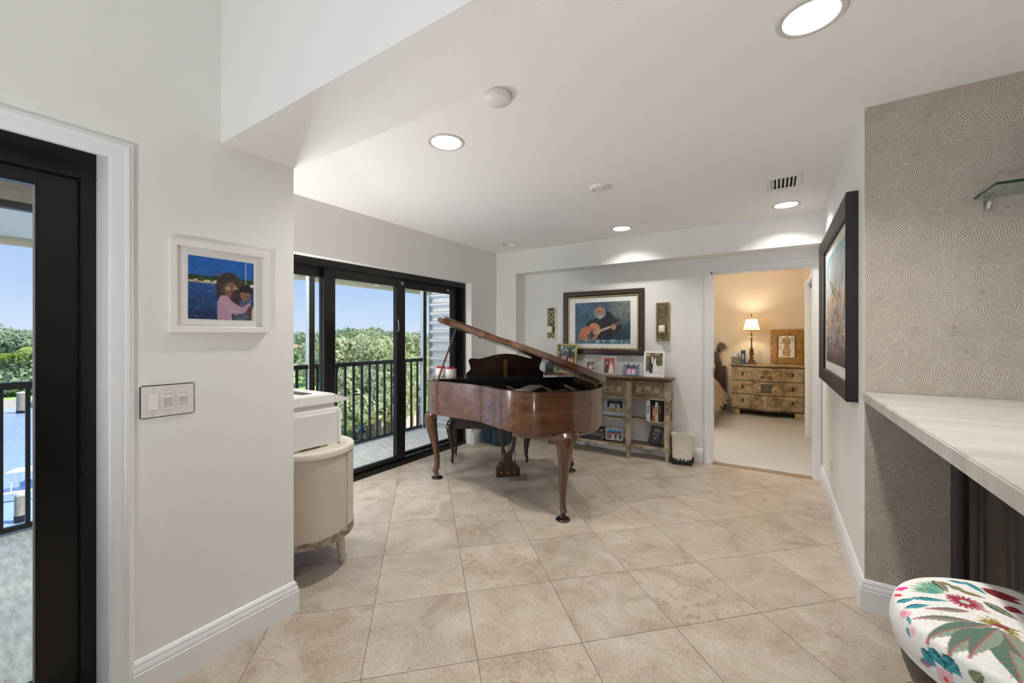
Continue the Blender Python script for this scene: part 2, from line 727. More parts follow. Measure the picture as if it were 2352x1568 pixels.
# ------------------------------------------------------------------ floor: grout bed and one object per tile
def clip_poly(poly, x0, x1, y0, y1):
    def cl(P, f, ix):
        out = []
        for k in range(len(P)):
            a, b = P[k], P[(k + 1) % len(P)]
            fa, fb = f(a), f(b)
            if fa >= 0:
                out.append(a)
            if fa * fb < 0:
                t = fa / (fa - fb)
                out.append((a[0] + (b[0] - a[0]) * t, a[1] + (b[1] - a[1]) * t))
        return out
    for f in (lambda p: p[0] - x0, lambda p: x1 - p[0], lambda p: p[1] - y0, lambda p: y1 - p[1]):
        poly = cl(poly, f, 0)
        if len(poly) < 3:
            return []
    return poly


FLX0, FLY0 = -1.60, -1.6
fl = MB()
fl.box(XL - .05, 4.9, -3.9, YL1, -0.30, -0.0025)
fl.box(XF - .05, 4.9, YL1, YN + .12, -0.30, -0.0025)
floor = struct(fl.build('floor', M_GROUT), 'beige travertine tile floor laid on the diagonal')
TS, TG = 0.4553, 0.0028
OX, OY = -1.3455, 1.003
u1 = Vector((math.cos(PI / 4), math.sin(PI / 4)))
u2 = Vector((-math.sin(PI / 4), math.cos(PI / 4)))
RECTS = [(XF, XL, YL1, YN), (XL, XR, -1.3, YN), (XR, 1.9, -1.3, YW)]
random.seed(5)
for i in range(-12, 13):
    for j in range(-12, 13):
        c0 = Vector((OX, OY)) + u1 * (TS * (i + .5)) + u2 * (TS * (j + .5))
        if not (-3.6 < c0.x < 2.1 and -1.6 < c0.y < 5.1):
            continue
        hs = TS / 2 - TG / 2
        quad = [tuple(c0 + u1 * (a * hs) + u2 * (b * hs)) for a, b in ((-1, -1), (1, -1), (1, 1), (-1, 1))]
        mb = MB()
        for rc in RECTS:
            q = clip_poly(quad, *rc)
            if len(q) >= 3:
                ar = abs(sum(q[k][0] * q[(k + 1) % len(q)][1] - q[(k + 1) % len(q)][0] * q[k][1] for k in range(len(q)))) / 2
                if ar > 2e-4:
                    mb.prism([(p[0] - c0.x, p[1] - c0.y) for p in q], -0.012, 0.0)
        if mb.v:
            mb.build('tile', M_TRAV, floor, loc=(c0.x, c0.y, 0))

# ------------------------------------------------------------------ walls
T = 0.13


def wall(name, boxes, m=M_WALL, label=None):
    mb = MB()
    for b in boxes:
        mb.box(*b)
    return struct(mb.build(name, m), label)


# wall beside the camera with the glass door (door opening y -1.62..0.428, z 0..1.988)
DY0, DY1, DZ = -1.62, 0.428, 1.995
XO = XL - 0.145
wall('wall_left', [(XO, XL, DY1, YL1, 0, 3.0), (XO, XL, DY0, DY1, DZ, 3.0), (XO, XL, -4.0, DY0, 0, 3.0), (-3.4, XO, 0.95, YL1, -0.3, 3.0)], label='off-white wall between the glass door and the piano alcove')
# window wall: opening y 1.30..YO1, z 0..ZO
wall('wall_window', [(XF - 0.06, XS, YO1, YN + .13, 0, 2.75), (XF - 0.06, XS, YL1 - .0, 1.30, 0, 2.75), (XF - 0.06, XS, 1.30, YO1, ZO, 2.75)], label='off-white wall above and beside the sliding glass doors')
# back wall: pier, header, niche wall with doorway x -0.561..0.314, z 0..2.0
DX0, DX1, DDZ = -0.561, 0.314, 2.0
wall('wall_back', [(XS, XN, YB, YN, 0, ZC), (XN, XR, YB, YN, ZH, ZC), (XS, DX0, YN, YN + T, 0, 2.75), (DX0, DX1, YN, YN + T, DDZ, 2.75), (DX1, XR + .2, YN, YN + T, 0, 2.75)], label='off-white niche wall with a dropped header')
wall('wall_right', [(XR, XR + 0.14, YW + .0006, YN, 0, 2.75)], label='white wall carrying the dark framed seascape')
wall('wall_bar', [(XR + 0.0008, 4.9, YW, YW + .13, 0, 2.75)], M_PAPER, 'taupe embossed coral-pattern wallpaper above the bar')
# unseen part of the near room: far side wall with louvred windows, wall behind the camera
wall('wall_side', [(4.9, 5.03, -4, YW + .13, 0, 3.0)], label='off-white side wall of the sitting room')
wall('wall_rear', [(XO, 5.03, -4.13, -4.0, 0, 0.55), (XO, 5.03, -4.13, -4.0, 2.45, 3.0), (XO, -1.3, -4.13, -4.0, .55, 2.45), (0.9, 1.5, -4.13, -4.0, .55, 2.45), (3.9, 5.03, -4.13, -4.0, .55, 2.45)], label='off-white wall with two wide windows')
# beam and ceilings
wall('ceiling_beam', [(XL, 4.9, YB0, YL1, ZBEAM, 3.0)], M_CEIL, 'white dropped beam across the ceiling')
wall('ceiling_near', [(XO, 5.03, -4.13, YB0, 3.0, 3.06)], M_CEIL, 'white ceiling of the sitting room')

LIGHTS = [(0.106, 1.757), (-1.584, 1.757), (-2.696, 4.130), (-1.323, 4.130), (0.080, 4.144)]
RCAN = 0.083
hole_pts = []
for lx, ly in LIGHTS + [(2.2, 1.757)]:
    hole_pts.append([Vector((lx + RCAN * math.cos(2 * PI * k / 28), ly + RCAN * math.sin(2 * PI * k / 28), 0)) for k in range(28)])
VX0, VX1, VY0, VY1 = -0.020, 0.128, 3.425, 3.655     # air vent opening
hole_pts.append([Vector((VX0, VY0, 0)), Vector((VX1, VY0, 0)), Vector((VX1, VY1, 0)), Vector((VX0, VY1, 0))])
outer = [Vector(p) for p in [(XS, YL1, 0), (4.9, YL1, 0), (4.9, YW, 0), (XR, YW, 0), (XR, YB, 0), (XS, YB, 0)]]
allp = outer + [p for h_ in hole_pts for p in h_]
tri = tessellate_polygon([outer] + hole_pts)
cm = MB()
cm.v = [(p.x, p.y, ZC) for p in allp]
cm.f = [tuple(t_) for t_ in tri]
me = bpy.data.meshes.new('ceiling')
me.from_pydata(cm.v, [], cm.f)
me.materials.append(M_CEIL)
ceiling = bpy.data.objects.new('ceiling', me)
COL.objects.link(ceiling)
struct(ceiling, 'white textured ceiling above the piano')
struct(bx('roof_slab', M_EXTW, None, -4.55, 6, -5, 9.2, 3.06, 3.3), 'concrete roof slab above the rooms')
struct(bx('upper_slab', M_CEIL, None, XS - .2, 6, YB0 + .31, YBK + .2, 2.62, 2.9), 'concrete slab above the ceiling')

# bedroom shell
wall('wall_bedroom_back', [(-3.4, XBR + .13, YBK, YBK + T, 0, 2.75)], M_CREAM, 'cream bedroom wall behind the dresser')
wall('wall_bedroom_side', [(XBR, XBR + .13, YN + T, 5.02, 0, 2.75), (XBR, XBR + .13, 6.62, YBK, 0, 2.75), (XBR, XBR + .13, 5.02, 6.62, 2.02, 2.75), (XBR + .5, XBR + .6, 4.9, 6.7, 0, 2.75)], M_CREAM, 'cream bedroom wall with the closet door')
wall('wall_bedroom_window', [(-3.4, -3.27, YN, 5.1, 0, 2.75), (-3.4, -3.27, 7.0, YBK, 0, 2.75), (-3.4, -3.27, 5.1, 7.0, 2.1, 2.75)], M_CREAM, 'cream bedroom wall with the balcony window')
wall('wall_bedroom_front', [(-3.27, DX0, YN + T, YN + T + .004, 0, 2.75), (DX1, XBR, YN + T, YN + T + .004, 0, 2.75), (DX0, DX1, YN + T, YN + T + .004, DDZ, 2.75)], M_CREAM, 'cream inner face of the bedroom doorway wall')
struct(bx('ceiling_bedroom', M_CREAM, None, -3.4, XBR + .6, YN + T, YBK + T, ZC + .01, ZC + .05), 'cream bedroom ceiling')
struct(bx('floor_bedroom', M_CARPET, None, -3.4, XBR + .6, YN + .06, YBK, -.3, 0.012), 'cream bedroom carpet')
struct(bx('trim_threshold', wood('threshold_wood', '#8a6f52', '#a98d6c', axis=0), None, DX0, DX1, YN - .005, YN + .062, -.02, 0.006), 'narrow wood strip between tile and carpet')


# ------------------------------------------------------------------ baseboards (profiled)
BBP = [(0, 0), (0.018, 0), (0.018, 0.098), (0.0155, 0.101), (0.0165, 0.106), (0.014, 0.118), (0.009, 0.127), (0.011, 0.131), (0.008, 0.139), (0.003, 0.145), (0, 0.147)]


def baseboard(name, pts, side, closed=False):
    """pts = floor polyline along the wall face; side=+1: room on the left of the path"""
    P = [Vector((p[0], p[1])) for p in pts]
    rings = []
    n = len(P)
    for k in range(n):
        d1 = (P[k] - P[k - 1]).normalized() if k > 0 else None
        d2 = (P[k + 1] - P[k]).normalized() if k < n - 1 else None
        n1 = Vector((-d1.y, d1.x)) * side if d1 else None
        n2 = Vector((-d2.y, d2.x)) * side if d2 else None
        if n1 and n2:
            mtr = (n1 + n2).normalized()
            mtr = mtr / max(0.2, mtr.dot(n1))
        else:
            mtr = n1 or n2
        rings.append([(P[k].x + mtr.x * o, P[k].y + mtr.y * o, z) for o, z in BBP])
    return struct(MB().loft(rings, caps=True).build(name, M_TRIM, smooth=30))


baseboard('baseboard_left', [(XL, DY1 + .062), (XL, YL1), (XL - 1.19, YL1)], -1)
baseboard('baseboard_right', [(XR, YN), (XR, YW), (0.655, YW)], -1)
baseboard('baseboard_back', [(XS, YO1 + .02), (XS, YB), (XN, YB), (XN, YN), (DX0 - .075, YN)], -1)
baseboard('baseboard_bedroom', [(-3.2, YBK), (XBR, YBK), (XBR, 6.72)], -1)

# ------------------------------------------------------------------ door casings
CP = [(0.0, 0.0), (0.0, -0.010), (0.004, -0.014), (0.010, -0.015), (0.014, -0.019), (0.020, -0.017), (0.026, -0.013), (0.045, -0.0125), (0.058, -0.011), (0.064, -0.007), (0.066, 0.0)]


def casing(name, opts, plane, m=M_TRIM, width=0.066, label=None):
    """opts: polyline up-over-down of the inner edge in (a, z); plane maps (a, z, out) to world"""
    rings = []
    P = [Vector(p) for p in opts]
    n = len(P)
    s = width / 0.066
    for k in range(n):
        d1 = (P[k] - P[k - 1]).normalized() if k > 0 else None
        d2 = (P[k + 1] - P[k]).normalized() if k < n - 1 else None
        n1 = Vector((-d1.y, d1.x)) if d1 else None
        n2 = Vector((-d2.y, d2.x)) if d2 else None
        if n1 and n2:
            q = (n1 + n2).normalized()
            q = q / max(.2, q.dot(n1))
        else:
            q = n1 or n2
        # CP is listed from the outer edge inwards
        rings.append([plane(P[k].x + q.x * (0.066 - i_) * s, P[k].y + q.y * (0.066 - i_) * s, -o_) for i_, o_ in CP])
    return struct(MB().loft(rings).build(name, m, smooth=30), label)


casing('trim_1', [(DY0, 0), (DY0, 1.952), (DY1, 1.952), (DY1, 0)], lambda a, z, o: (XL + o, a, z), label='white stepped casing around the glass door')
casing('trim_2', [(DX0, 0), (DX0, DDZ), (DX1 - .016, DDZ), (DX1 - .016, 0)], lambda a, z, o: (a, YN - o, z), width=0.068, label='white casing around the bedroom doorway')
jm = MB()
jm.box(DX0, DX0 + .016, YN, YN + T + .004, 0, DDZ).box(DX1 - .016, DX1, YN, YN + T + .004, 0, DDZ).box(DX0, DX1, YN, YN + T + .004, DDZ - .016, DDZ)
jam = struct(jm.build('trim_3', M_TRIM), 'white jamb lining the bedroom doorway')
bx('strike_plate', mat('dark_bronze', '#3a3430', 0.4, metal=0.7), jam, DX0 + .016, DX0 + .018, YN + .04, YN + .085, .90, 1.0)

# ------------------------------------------------------------------ sliding doors of the piano alcove (window_1)
win = thing('window_1', 'black framed sliding glass doors onto the balcony', 'window')
del win['category']
struct(win)
XG = XF


def bar(name, parent, x0, x1, y0, y1, z0, z1, m=M_BLACK, bev=0.003):
    return bx(name, m, parent, x0, x1, y0, y1, z0, z1, bevel=bev)


bar('head', win, XF - .13, XF, 1.30, YO1, 1.93, ZO)
bar('jamb', win, XF - .13, XF, YO1 - .045, YO1, 0.05, 1.93)
bar('jamb', win, XF - .13, XF, 1.30, 1.345, 0.05, 1.93)
bar('sill_track', win, XF - .13, XF + .004, 1.30, YO1, -0.01, 0.045, bev=0.004)
bar('track_rail', win, XF - .045, XF - .035, 1.345, YO1 - .045, 0.045, 0.056)


def sash(name, y0, y1, x0, x1, sw0, sw1, zt=1.845, zb=0.095):
    s = MB().box(x0, x1, y0, y0 + sw0, 0.058, 1.928).build(name, M_BLACK, win, bevel=0.003)
    bar('stile', s, x0, x1, y1 - sw1, y1, 0.058, 1.928)
    bar('rail', s, x0, x1, y0 + sw0, y1 - sw1, zt, 1.928)
    bar('rail', s, x0, x1, y0 + sw0, y1 - sw1, 0.058, zb)
    gx = (x0 + x1) / 2
    bx('pane', M_GLASS, s, gx - .003, gx + .003, y0 + sw0 - .005, y1 - sw1 + .005, zb - .005, zt + .005)
    return s


sash('sash', 1.36, 2.16, XF - .115, XF - .075, .07, .085)
s2 = sash('sash', 2.075, 2.99, XF - .07, XF - .03, .104, .112)
sash('sash', 2.90, 3.905, XF - .115, XF - .075, .09, .13)
KN = mat('knob_grey', '#8f8c88', 0.4, metal=0.4)
for yy in (2.945, 3.70):
    MB().lathe([(0.0005, 0), (0.017, 0), (0.017, 0.010), (0.011, 0.016), (0.0005, 0.017)], 14).xf(Matrix.Rotation(PI / 2, 4, 'Y')).build('guide_knob', KN, win, smooth=40, loc=(XF - (.03 if yy < 3 else .075), yy, 1.885))
MB().tube([(XF - .028, 2.886, 1.50), (XF - .012, 2.882, 1.49), (XF - .008, 2.884, 1.40), (XF - .028, 2.886, 1.385)], 0.005, 6).build('pull_handle', M_GREYMETAL, s2, smooth=50)

# ------------------------------------------------------------------ glass door beside the camera (door_1)
d1 = thing('door_1', 'black framed sliding glass door onto the canal balcony', 'door')
del d1['category']
struct(d1)
XD = XL - 0.142
bar('head', d1, XD - .09, XD, DY0, DY1, 1.895, DZ, bev=.001)
bar('jamb', d1, XD - .09, XD, DY1 - .041, DY1, 0.0, 1.895)
bar('jamb', d1, XD - .09, XD, DY0, DY0 + .041, 0.0, 1.895)
bar('sill_track', d1, XD - .09, XD + .02, DY0 + .041, DY1 - .041, -.01, 0.03)
ds = MB().box(XD - .06, XD - .02, 0.284, 0.386, 0.035, 1.893).build('sash', M_BLACK, d1, bevel=0.003)
bar('stile', ds, XD - .06, XD - .02, -1.575, -1.46, 0.035, 1.893)
bar('rail', ds, XD - .06, XD - .02, -1.46, 0.284, 1.845, 1.893)
bar('rail', ds, XD - .06, XD - .02, -1.46, 0.284, 0.035, 0.14)
bx('pane', M_GLASS, ds, XD - .043, XD - .037, -1.465, 0.289, 0.135, 1.85)
bx('glazing_bead', M_GREYMETAL, ds, XD - .036, XD - .030, 0.279, 0.284, 0.14, 1.845)

# rear windows with shutter louvres (the light behind the camera)
M_SHUT = mat('shutter_white', '#ecebe8', 0.4)
for wi, (x0, x1) in enumerate(((-1.3, 0.9), (1.5, 3.9))):
    w = thing('window_%d' % (wi + 2), 'white shuttered window in the rear wall', 'window')
    del w['category']
    struct(w)
    fr = MB()
    fr.box(x0, x1, -4.1, -4.03, .55, .60).box(x0, x1, -4.1, -4.03, 2.40, 2.45).box(x0, x0 + .05, -4.1, -4.03, .6, 2.4).box(x1 - .05, x1, -4.1, -4.03, .6, 2.4)
    fr.build('frame', M_SHUT, w)
    bx('mullion', M_SHUT, w, (x0 + x1) / 2 - .03, (x0 + x1) / 2 + .03, -4.1, -4.03, .6, 2.4)
    for k in range(15):
        z = .68 + k * .118
        bx('louvre', M_SHUT, w, x0 + .05, x1 - .05, -4.105, -4.025, z, z + .008)

# ------------------------------------------------------------------ balcony
struct(bx('balcony_floor', M_BALC, None, -4.42, XO, -3.5, 0.95, -.30, -.004), 'grey coated balcony floor outside the glass door')
struct(bx('balcony_floor', M_BALC, None, -4.42, XF - .13, 0.95, 4.36, -.30, -.004), 'pale coated balcony floor outside the sliding doors')
struct(bx('balcony_ceiling', M_SOFFIT, None, -4.26, XO, -3.5, 4.4, 2.50, 2.55), 'white balcony ceiling')
struct(bx('balcony_beam', M_BROWNBEAM, None, -4.42, -4.26, -3.5, 4.4, 2.235, 2.55), 'taupe edge beam above the balcony')
# sloping eave, outside the beam: boards with battens and a fascia
eave = MB()
eave.prism([(-4.42, 2.27), (-5.02, 2.095), (-5.02, 2.13), (-4.42, 2.32)], -9, 14, 'xz')
eo = struct(eave.build('eave_soffit', M_SOFFIT), 'cream eave soffit with battens')
bx('fascia', mat('fascia_paint', '#efe4cb', 0.7), eo, -5.06, -5.02, -9, 14, 2.045, 2.30)
bx('fascia_bead', mat('fascia_bead', '#d6cab0', 0.7), eo, -5.02, -4.99, -9, 14, 2.082, 2.10)
for k in range(-6, 11):
    y = k * 1.22 + .30
    MB().prism([(-4.42, 2.245), (-5.0, 2.076), (-5.0, 2.10), (-4.42, 2.275)], y, y + .045, 'xz').build('batten', M_SOFFIT, eo)

rail = thing('balcony_railing', 'black metal balcony railing with square balusters', 'railing', (-4.33, 0, 0))
bx('top_rail', M_DARKMETAL, rail, -.03, .03, -3.4, 4.33, .972, 1.018, bevel=.004)
bx('bottom_rail', M_DARKMETAL, rail, -.02, .02, -3.4, 4.33, .012, .045, bevel=.003)
M_RAILTOP = mat('screen_frame', '#2a2724', 0.5)
bx('screen_head', M_RAILTOP, rail, -.03, .03, -3.4, 4.33, 2.19, 2.232)
bal = MB().box(-.011, .011, -.011, .011, .045, .972).build('baluster', M_DARKMETAL, rail)
bal.location = (0, 3.13, 0)
for k in range(-62, 11):
    y = 3.13 + k * .1175
    if k == 0 or y < -.6 or y > 4.28:
        continue
    c = bal.copy()
    COL.objects.link(c)
    c.parent = rail
    c.location = (0, y, 0)
M_POSTW = mat('post_pale_grey', '#c9cfcf', .5)
for y in (2.585, 4.315):
    bx('screen_post', M_DARKMETAL, rail, -.025, .032, y - .04, y + .025, .0, 2.19)
    bx('screen_post_face', M_POSTW, rail, -.024, .034, y - .0455, y - .0402, .0, 2.19)
bx('screen_post', M_DARKMETAL, rail, -.03, .03, -2.6, -2.54, 0, 2.19)

# metal storm louvres closing the far end of the balcony
M_LOUV = mat('louvre_aluminium', '#e2e3e4', 0.42, metal=0.1, var=(3, .12), stretch=(6, 1, 1))
lv = thing('storm_louvre', 'silver horizontal storm louvre panel at the balcony end', 'shutter', (-4.25, 4.36, 0))
bx('side_frame', M_GREYMETAL, lv, 0, .03, -.02, .05, 0, 2.19)
bx('side_frame', M_GREYMETAL, lv, .86, .88, -.02, .05, 0, 2.19)
bx('backing', M_LOUV, lv, .03, .86, .05, .06, 0, 2.19)
sl = MB().prism([(0.0, 0), (.012, .004), (.018, .03), (.012, .06), (-.03, .088), (-.036, .105), (-.03, .118), (-.018, .122), (.03, .128), (.045, .13), (.045, 0)], .03, .86, 'yz').build('slat', M_LOUV, lv, smooth=30)
for k in range(1, 17):
    c = sl.copy()
    COL.objects.link(c)
    c.parent = lv
    c.location = (0, 0, k * .13)
blt = MB().lathe([(0.0005, 0), (.010, 0), (.010, .006), (.0005, .010)], 8).xf(Matrix.Rotation(PI / 2, 4, 'X')).build('bolt', M_GREYMETAL, lv, loc=(.075, -.02, .045))
for k in range(1, 17):
    c = blt.copy()
    COL.objects.link(c)
    c.parent = lv
    c.location = (.075, -.02, .045 + k * .13)
struct(bx('wall_balcony_end', M_EXTW, None, -3.4, XF - .06, YO1 + .02, YN + .13, -.3, 2.6), 'stucco return beside the storm louvres')
struct(bx('facade_below', M_EXTW, None, -4.40, XO, -3.5, 4.4, -7.4, -.3), 'stucco facade under the balcony')

# ------------------------------------------------------------------ outside world
GZ, WZ = -7.0, -7.9
M_WATER = mat('canal_water', '#a3badd', 0.22, bump=(1.3, 0.10), stretch=(1, 2.4, 1), spec=0.6)
M_LAWN = mat('lawn_grass', '#a9c46e', 0.95, var=(0.25, .25), bump=(3, .05))
M_DRIVE = mat('pink_paving', '#d9c3b2', 0.85, var=(.5, .06))
M_SEAWALL = mat('seawall_concrete', '#cfc3b2', 0.9, var=(2, .12))
M_PILE = mat('weathered_piling', '#9c927f', 0.9, var=(3, .2), stretch=(4, 4, .5))
wt = bx('canal_water', M_WATER, None, -900, 3, -600, 16, WZ - .1, WZ)
struct(wt, 'rippled blue canal water')
struct(bx('lawn_near', M_LAWN, None, -86, 60, 11.5, 700, -9, GZ), 'mown green lawn below the balcony')
fb = bx('lawn_far', M_LAWN, None, -900, -84, -600, 700, -9, GZ)
struct(fb, 'green lawn on the far canal bank')
sw = MB().box(-84, -83.4, -600, 30, -9, GZ + .15).build('seawall_far', M_SEAWALL)
struct(sw, 'concrete seawall along the far bank')
struct(bx('seawall_near', M_SEAWALL, None, -83.4, 3, 11.0, 11.5, -9, GZ + .15), 'concrete seawall along the near bank')
drv = MB()
drv.prism([(-16, 14), (-31, 23), (-35, 29), (-26, 36), (-12, 30)], GZ, GZ + .05)
struct(drv.build('driveway', M_DRIVE), 'pale pink paved drive below the balcony')
struct(bx('path', M_DRIVE, None, -80, -44, 33, 35, GZ, GZ + .04), 'pale path across the lawn')

rng = random.Random(11)


def leaf_mat(name, c1, c2):
    m, t, b = _new(name)
    tc = t.nodes.new('ShaderNodeTexCoord')
    n = t.nodes.new('ShaderNodeTexNoise')
    n.inputs['Scale'].default_value = 0.9
    n.inputs['Detail'].default_value = 4
    t.links.new(tc.outputs['Object'], n.inputs['Vector'])
    r = t.nodes.new('ShaderNodeValToRGB')
    r.color_ramp.elements[0].position = .35
    r.color_ramp.elements[1].position = .65
    r.color_ramp.elements[0].color = rgb(c1)
    r.color_ramp.elements[1].color = rgb(c2)
    t.links.new(n.outputs['Fac'], r.inputs[0])
    t.links.new(r.outputs[0], b.inputs['Base Color'])
    b.inputs['Roughness'].default_value = .6
    tr = t.nodes.new('ShaderNodeBsdfTranslucent')
    t.links.new(r.outputs[0], tr.inputs[0])
    mx = t.nodes.new('ShaderNodeMixShader')
    mx.inputs[0].default_value = .35
    t.links.new(b.outputs[0], mx.inputs[1])
    t.links.new(tr.outputs[0], mx.inputs[2])
    t.links.new(mx.outputs[0], t.nodes['Material Output'].inputs[0])
    return m


M_LEAFA = leaf_mat('leaf_pale_green', '#b3b986', '#d9dbb0')
M_LEAFB = leaf_mat('leaf_mid_green', '#9fab7c', '#c6cda2')
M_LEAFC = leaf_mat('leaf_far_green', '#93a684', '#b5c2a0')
M_PALM = leaf_mat('palm_frond_green', '#8fae45', '#cdd27a')
M_BARK = mat('tree_bark', '#7a6c5a', .9, var=(3, .2))


def crown_mesh(rx, rz, nblob, nleaf, size, seed):
    """cloud of leaf blades on overlapping lobes"""
    g = np.random.default_rng(seed)
    V = []
    for b in range(nblob):
        d = g.normal(size=3)
        d /= np.linalg.norm(d)
        d[2] = abs(d[2]) * 1.1 - .25
        c = d * np.array([rx, rx, rz]) * g.uniform(.45, .85)
        rb = rx * g.uniform(.28, .45)
        dirs = g.normal(size=(nleaf, 3))
        dirs /= np.linalg.norm(dirs, axis=1)[:, None]
        P = c + dirs * rb * g.uniform(.65, 1.05, size=(nleaf, 1)) * np.array([1, 1, .85])
        nrm = dirs + g.normal(scale=.55, size=(nleaf, 3))
        nrm /= np.linalg.norm(nrm, axis=1)[:, None]
        a = np.cross(nrm, g.normal(size=(nleaf, 3)))
        a /= np.linalg.norm(a, axis=1)[:, None]
        bb = np.cross(nrm, a)
        s = size * g.uniform(.6, 1.3, size=(nleaf, 1))
        V.append(np.stack([P - a * s, P - bb * s * .45, P + a * s, P + bb * s * .45], axis=1))
    V = np.concatenate(V).reshape(-1, 3)
    me = bpy.data.meshes.new('crown')
    n = len(V) // 4
    me.from_pydata(V.tolist(), [], [(4 * k, 4 * k + 1, 4 * k + 2, 4 * k + 3) for k in range(n)])
    return me


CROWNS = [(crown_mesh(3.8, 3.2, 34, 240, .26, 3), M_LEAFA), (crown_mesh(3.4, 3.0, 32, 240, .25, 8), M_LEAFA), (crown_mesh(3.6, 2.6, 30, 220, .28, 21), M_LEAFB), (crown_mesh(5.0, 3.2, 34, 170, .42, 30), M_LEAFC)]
for me_, m_ in CROWNS:
    me_.materials.append(m_)


def tree(x, y, top, k, sc, label, group):
    rt = thing('leafy_tree', label, 'tree', (x, y, GZ), rng.uniform(0, 6.28), group)
    me_, _ = CROWNS[k]
    rz = (3.2, 3.0, 2.6, 3.2)[k]
    cz = top - GZ - rz * sc * .95
    o = bpy.data.objects.new('crown', me_)
    COL.objects.link(o)
    o.parent = rt
    o.location = (0, 0, cz)
    o.scale = (sc, sc, sc)
    MB().tube([(0, 0, 0), (.1, .05, cz * .5), (0, 0, cz)], [.28 * sc, .22 * sc, .14 * sc], 7).build('trunk', M_BARK, rt, smooth=60)
    return rt


def at(u, v_d, z=0):
    """ground position at pixel column u and forward distance d"""
    r = (u - 1176) / 934.24 * v_d
    c, s = math.cos(YAW), math.sin(YAW)
    return (c * r - s * v_d, s * r + c * v_d)


GA = 'broad trees crowding the view beyond the railing'
for u, d, top, k, sc in [(790, 40, 1.5, 0, 1.0), (832, 43, 1.8, 1, 1.15), (872, 40, 1.7, 0, 1.05), (905, 45, 2.0, 2, 1.2), (815, 33, -.9, 1, .85), (858, 31, -1.0, 0, .9), (893, 34, -.6, 2, .85), (768, 50, 1.0, 2, 1.1), (930, 48, 1.6, 1, 1.0), (743, 56, .3, 1, 1.0), (842, 52, 2.3, 2, 1.2), (722, 70, .4, 2, 1.2)]:
    x, y = at(u, d)
    tree(x, y, top, k, sc, 'broad pale green tree in the grove beyond the balcony railing', GA)
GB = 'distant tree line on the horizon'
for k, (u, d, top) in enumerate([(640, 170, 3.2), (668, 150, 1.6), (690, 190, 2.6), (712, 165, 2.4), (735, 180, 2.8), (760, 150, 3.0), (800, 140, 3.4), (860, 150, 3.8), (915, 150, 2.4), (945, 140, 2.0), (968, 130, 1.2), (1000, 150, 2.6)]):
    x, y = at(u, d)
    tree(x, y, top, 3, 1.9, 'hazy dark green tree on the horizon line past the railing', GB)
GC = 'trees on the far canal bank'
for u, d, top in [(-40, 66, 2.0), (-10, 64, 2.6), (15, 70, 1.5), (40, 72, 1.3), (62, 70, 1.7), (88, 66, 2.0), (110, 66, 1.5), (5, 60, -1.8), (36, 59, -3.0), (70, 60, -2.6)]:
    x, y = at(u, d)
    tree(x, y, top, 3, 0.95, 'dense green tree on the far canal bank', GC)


def palm(u, d, top, sc, label, group, tone=M_PALM):
    x, y = at(u, d)
    rt = thing('palm_tree', label, 'palm', (x, y, GZ), rng.uniform(0, 6), group)
    h = top - GZ
    MB().tube([(0, 0, 0), (.12 * sc, 0, h * .5), (0, .1 * sc, h * .84)], [.16 * sc, .12 * sc, .10 * sc], 8).build('trunk', M_BARK, rt, smooth=60)
    hc = Vector((0, .1 * sc, h * .84))
    for k in range(13):
        a = k * 2.4 + rng.uniform(-.2, .2)
        up = rng.uniform(.1, 1.0)
        L = 1.9 * sc * rng.uniform(.85, 1.15)
        dr = Vector((math.cos(a), math.sin(a), 0))
        sp = [hc + dr * (L * t) + Vector((0, 0, L * (up * t * 1.0 - (.55 + up * .55) * t * t))) for t in frange(7)]
        mb = MB()
        side = Vector((-dr.y, dr.x, 0))
        for q in range(1, 7):
            for e_ in range(3):
                t0 = (q + e_ / 3 - .5) / 7
                p = sp[0].lerp(sp[-1], t0)
                p = hc + dr * (L * t0) + Vector((0, 0, L * (up * t0 - (.55 + up * .55) * t0 * t0)))
                ll = .42 * sc * math.sin(PI * min(.97, t0 + .12))
                for sgn in (-1, 1):
                    tip = p + side * sgn * ll + dr * ll * .45 - Vector((0, 0, ll * .55))
                    w_ = dr * (.045 * sc)
                    i = len(mb.v)
                    mb.v += [tuple(p - w_), tuple(p + w_), tuple(tip)]
                    mb.f.append((i, i + 1, i + 2))
        mb.tube(sp, [.02 * sc] * 7 + [.006 * sc], 5)
        mb.build('frond', tone, rt)
    return rt


for u, d, top, sc in [(856, 33, -3.2, .85), (884, 32, -3.4, .9), (900, 34, -3.0, .9), (871, 30, -4.0, .8), (945, 36, -2.2, 1.0), (962, 37, -1.9, 1.0), (845, 31, -4.1, .8)]:
    palm(u, d, top, sc, 'young yellow-green palm below the balcony railing', 'young palms by the drive')
palm(32, 58, -.4, 1.5, 'tall coconut palm with yellowing fronds on the far bank', 'palms on the far canal bank')
palm(82, 59, .6, 1.5, 'tall green coconut palm on the far bank beside the door frame', 'palms on the far canal bank')
palm(6, 57, -.6, 1.5, 'leaning coconut palm at the edge of the far bank', 'palms on the far canal bank')

# houses with terracotta roofs
M_HOUSE = mat('house_stucco', '#efe2d3', .9)
M_ROOF = mat('terracotta_roof', '#d9a184', .85, var=(1.5, .12))
M_PANE = mat('house_window', '#7d8890', .2)


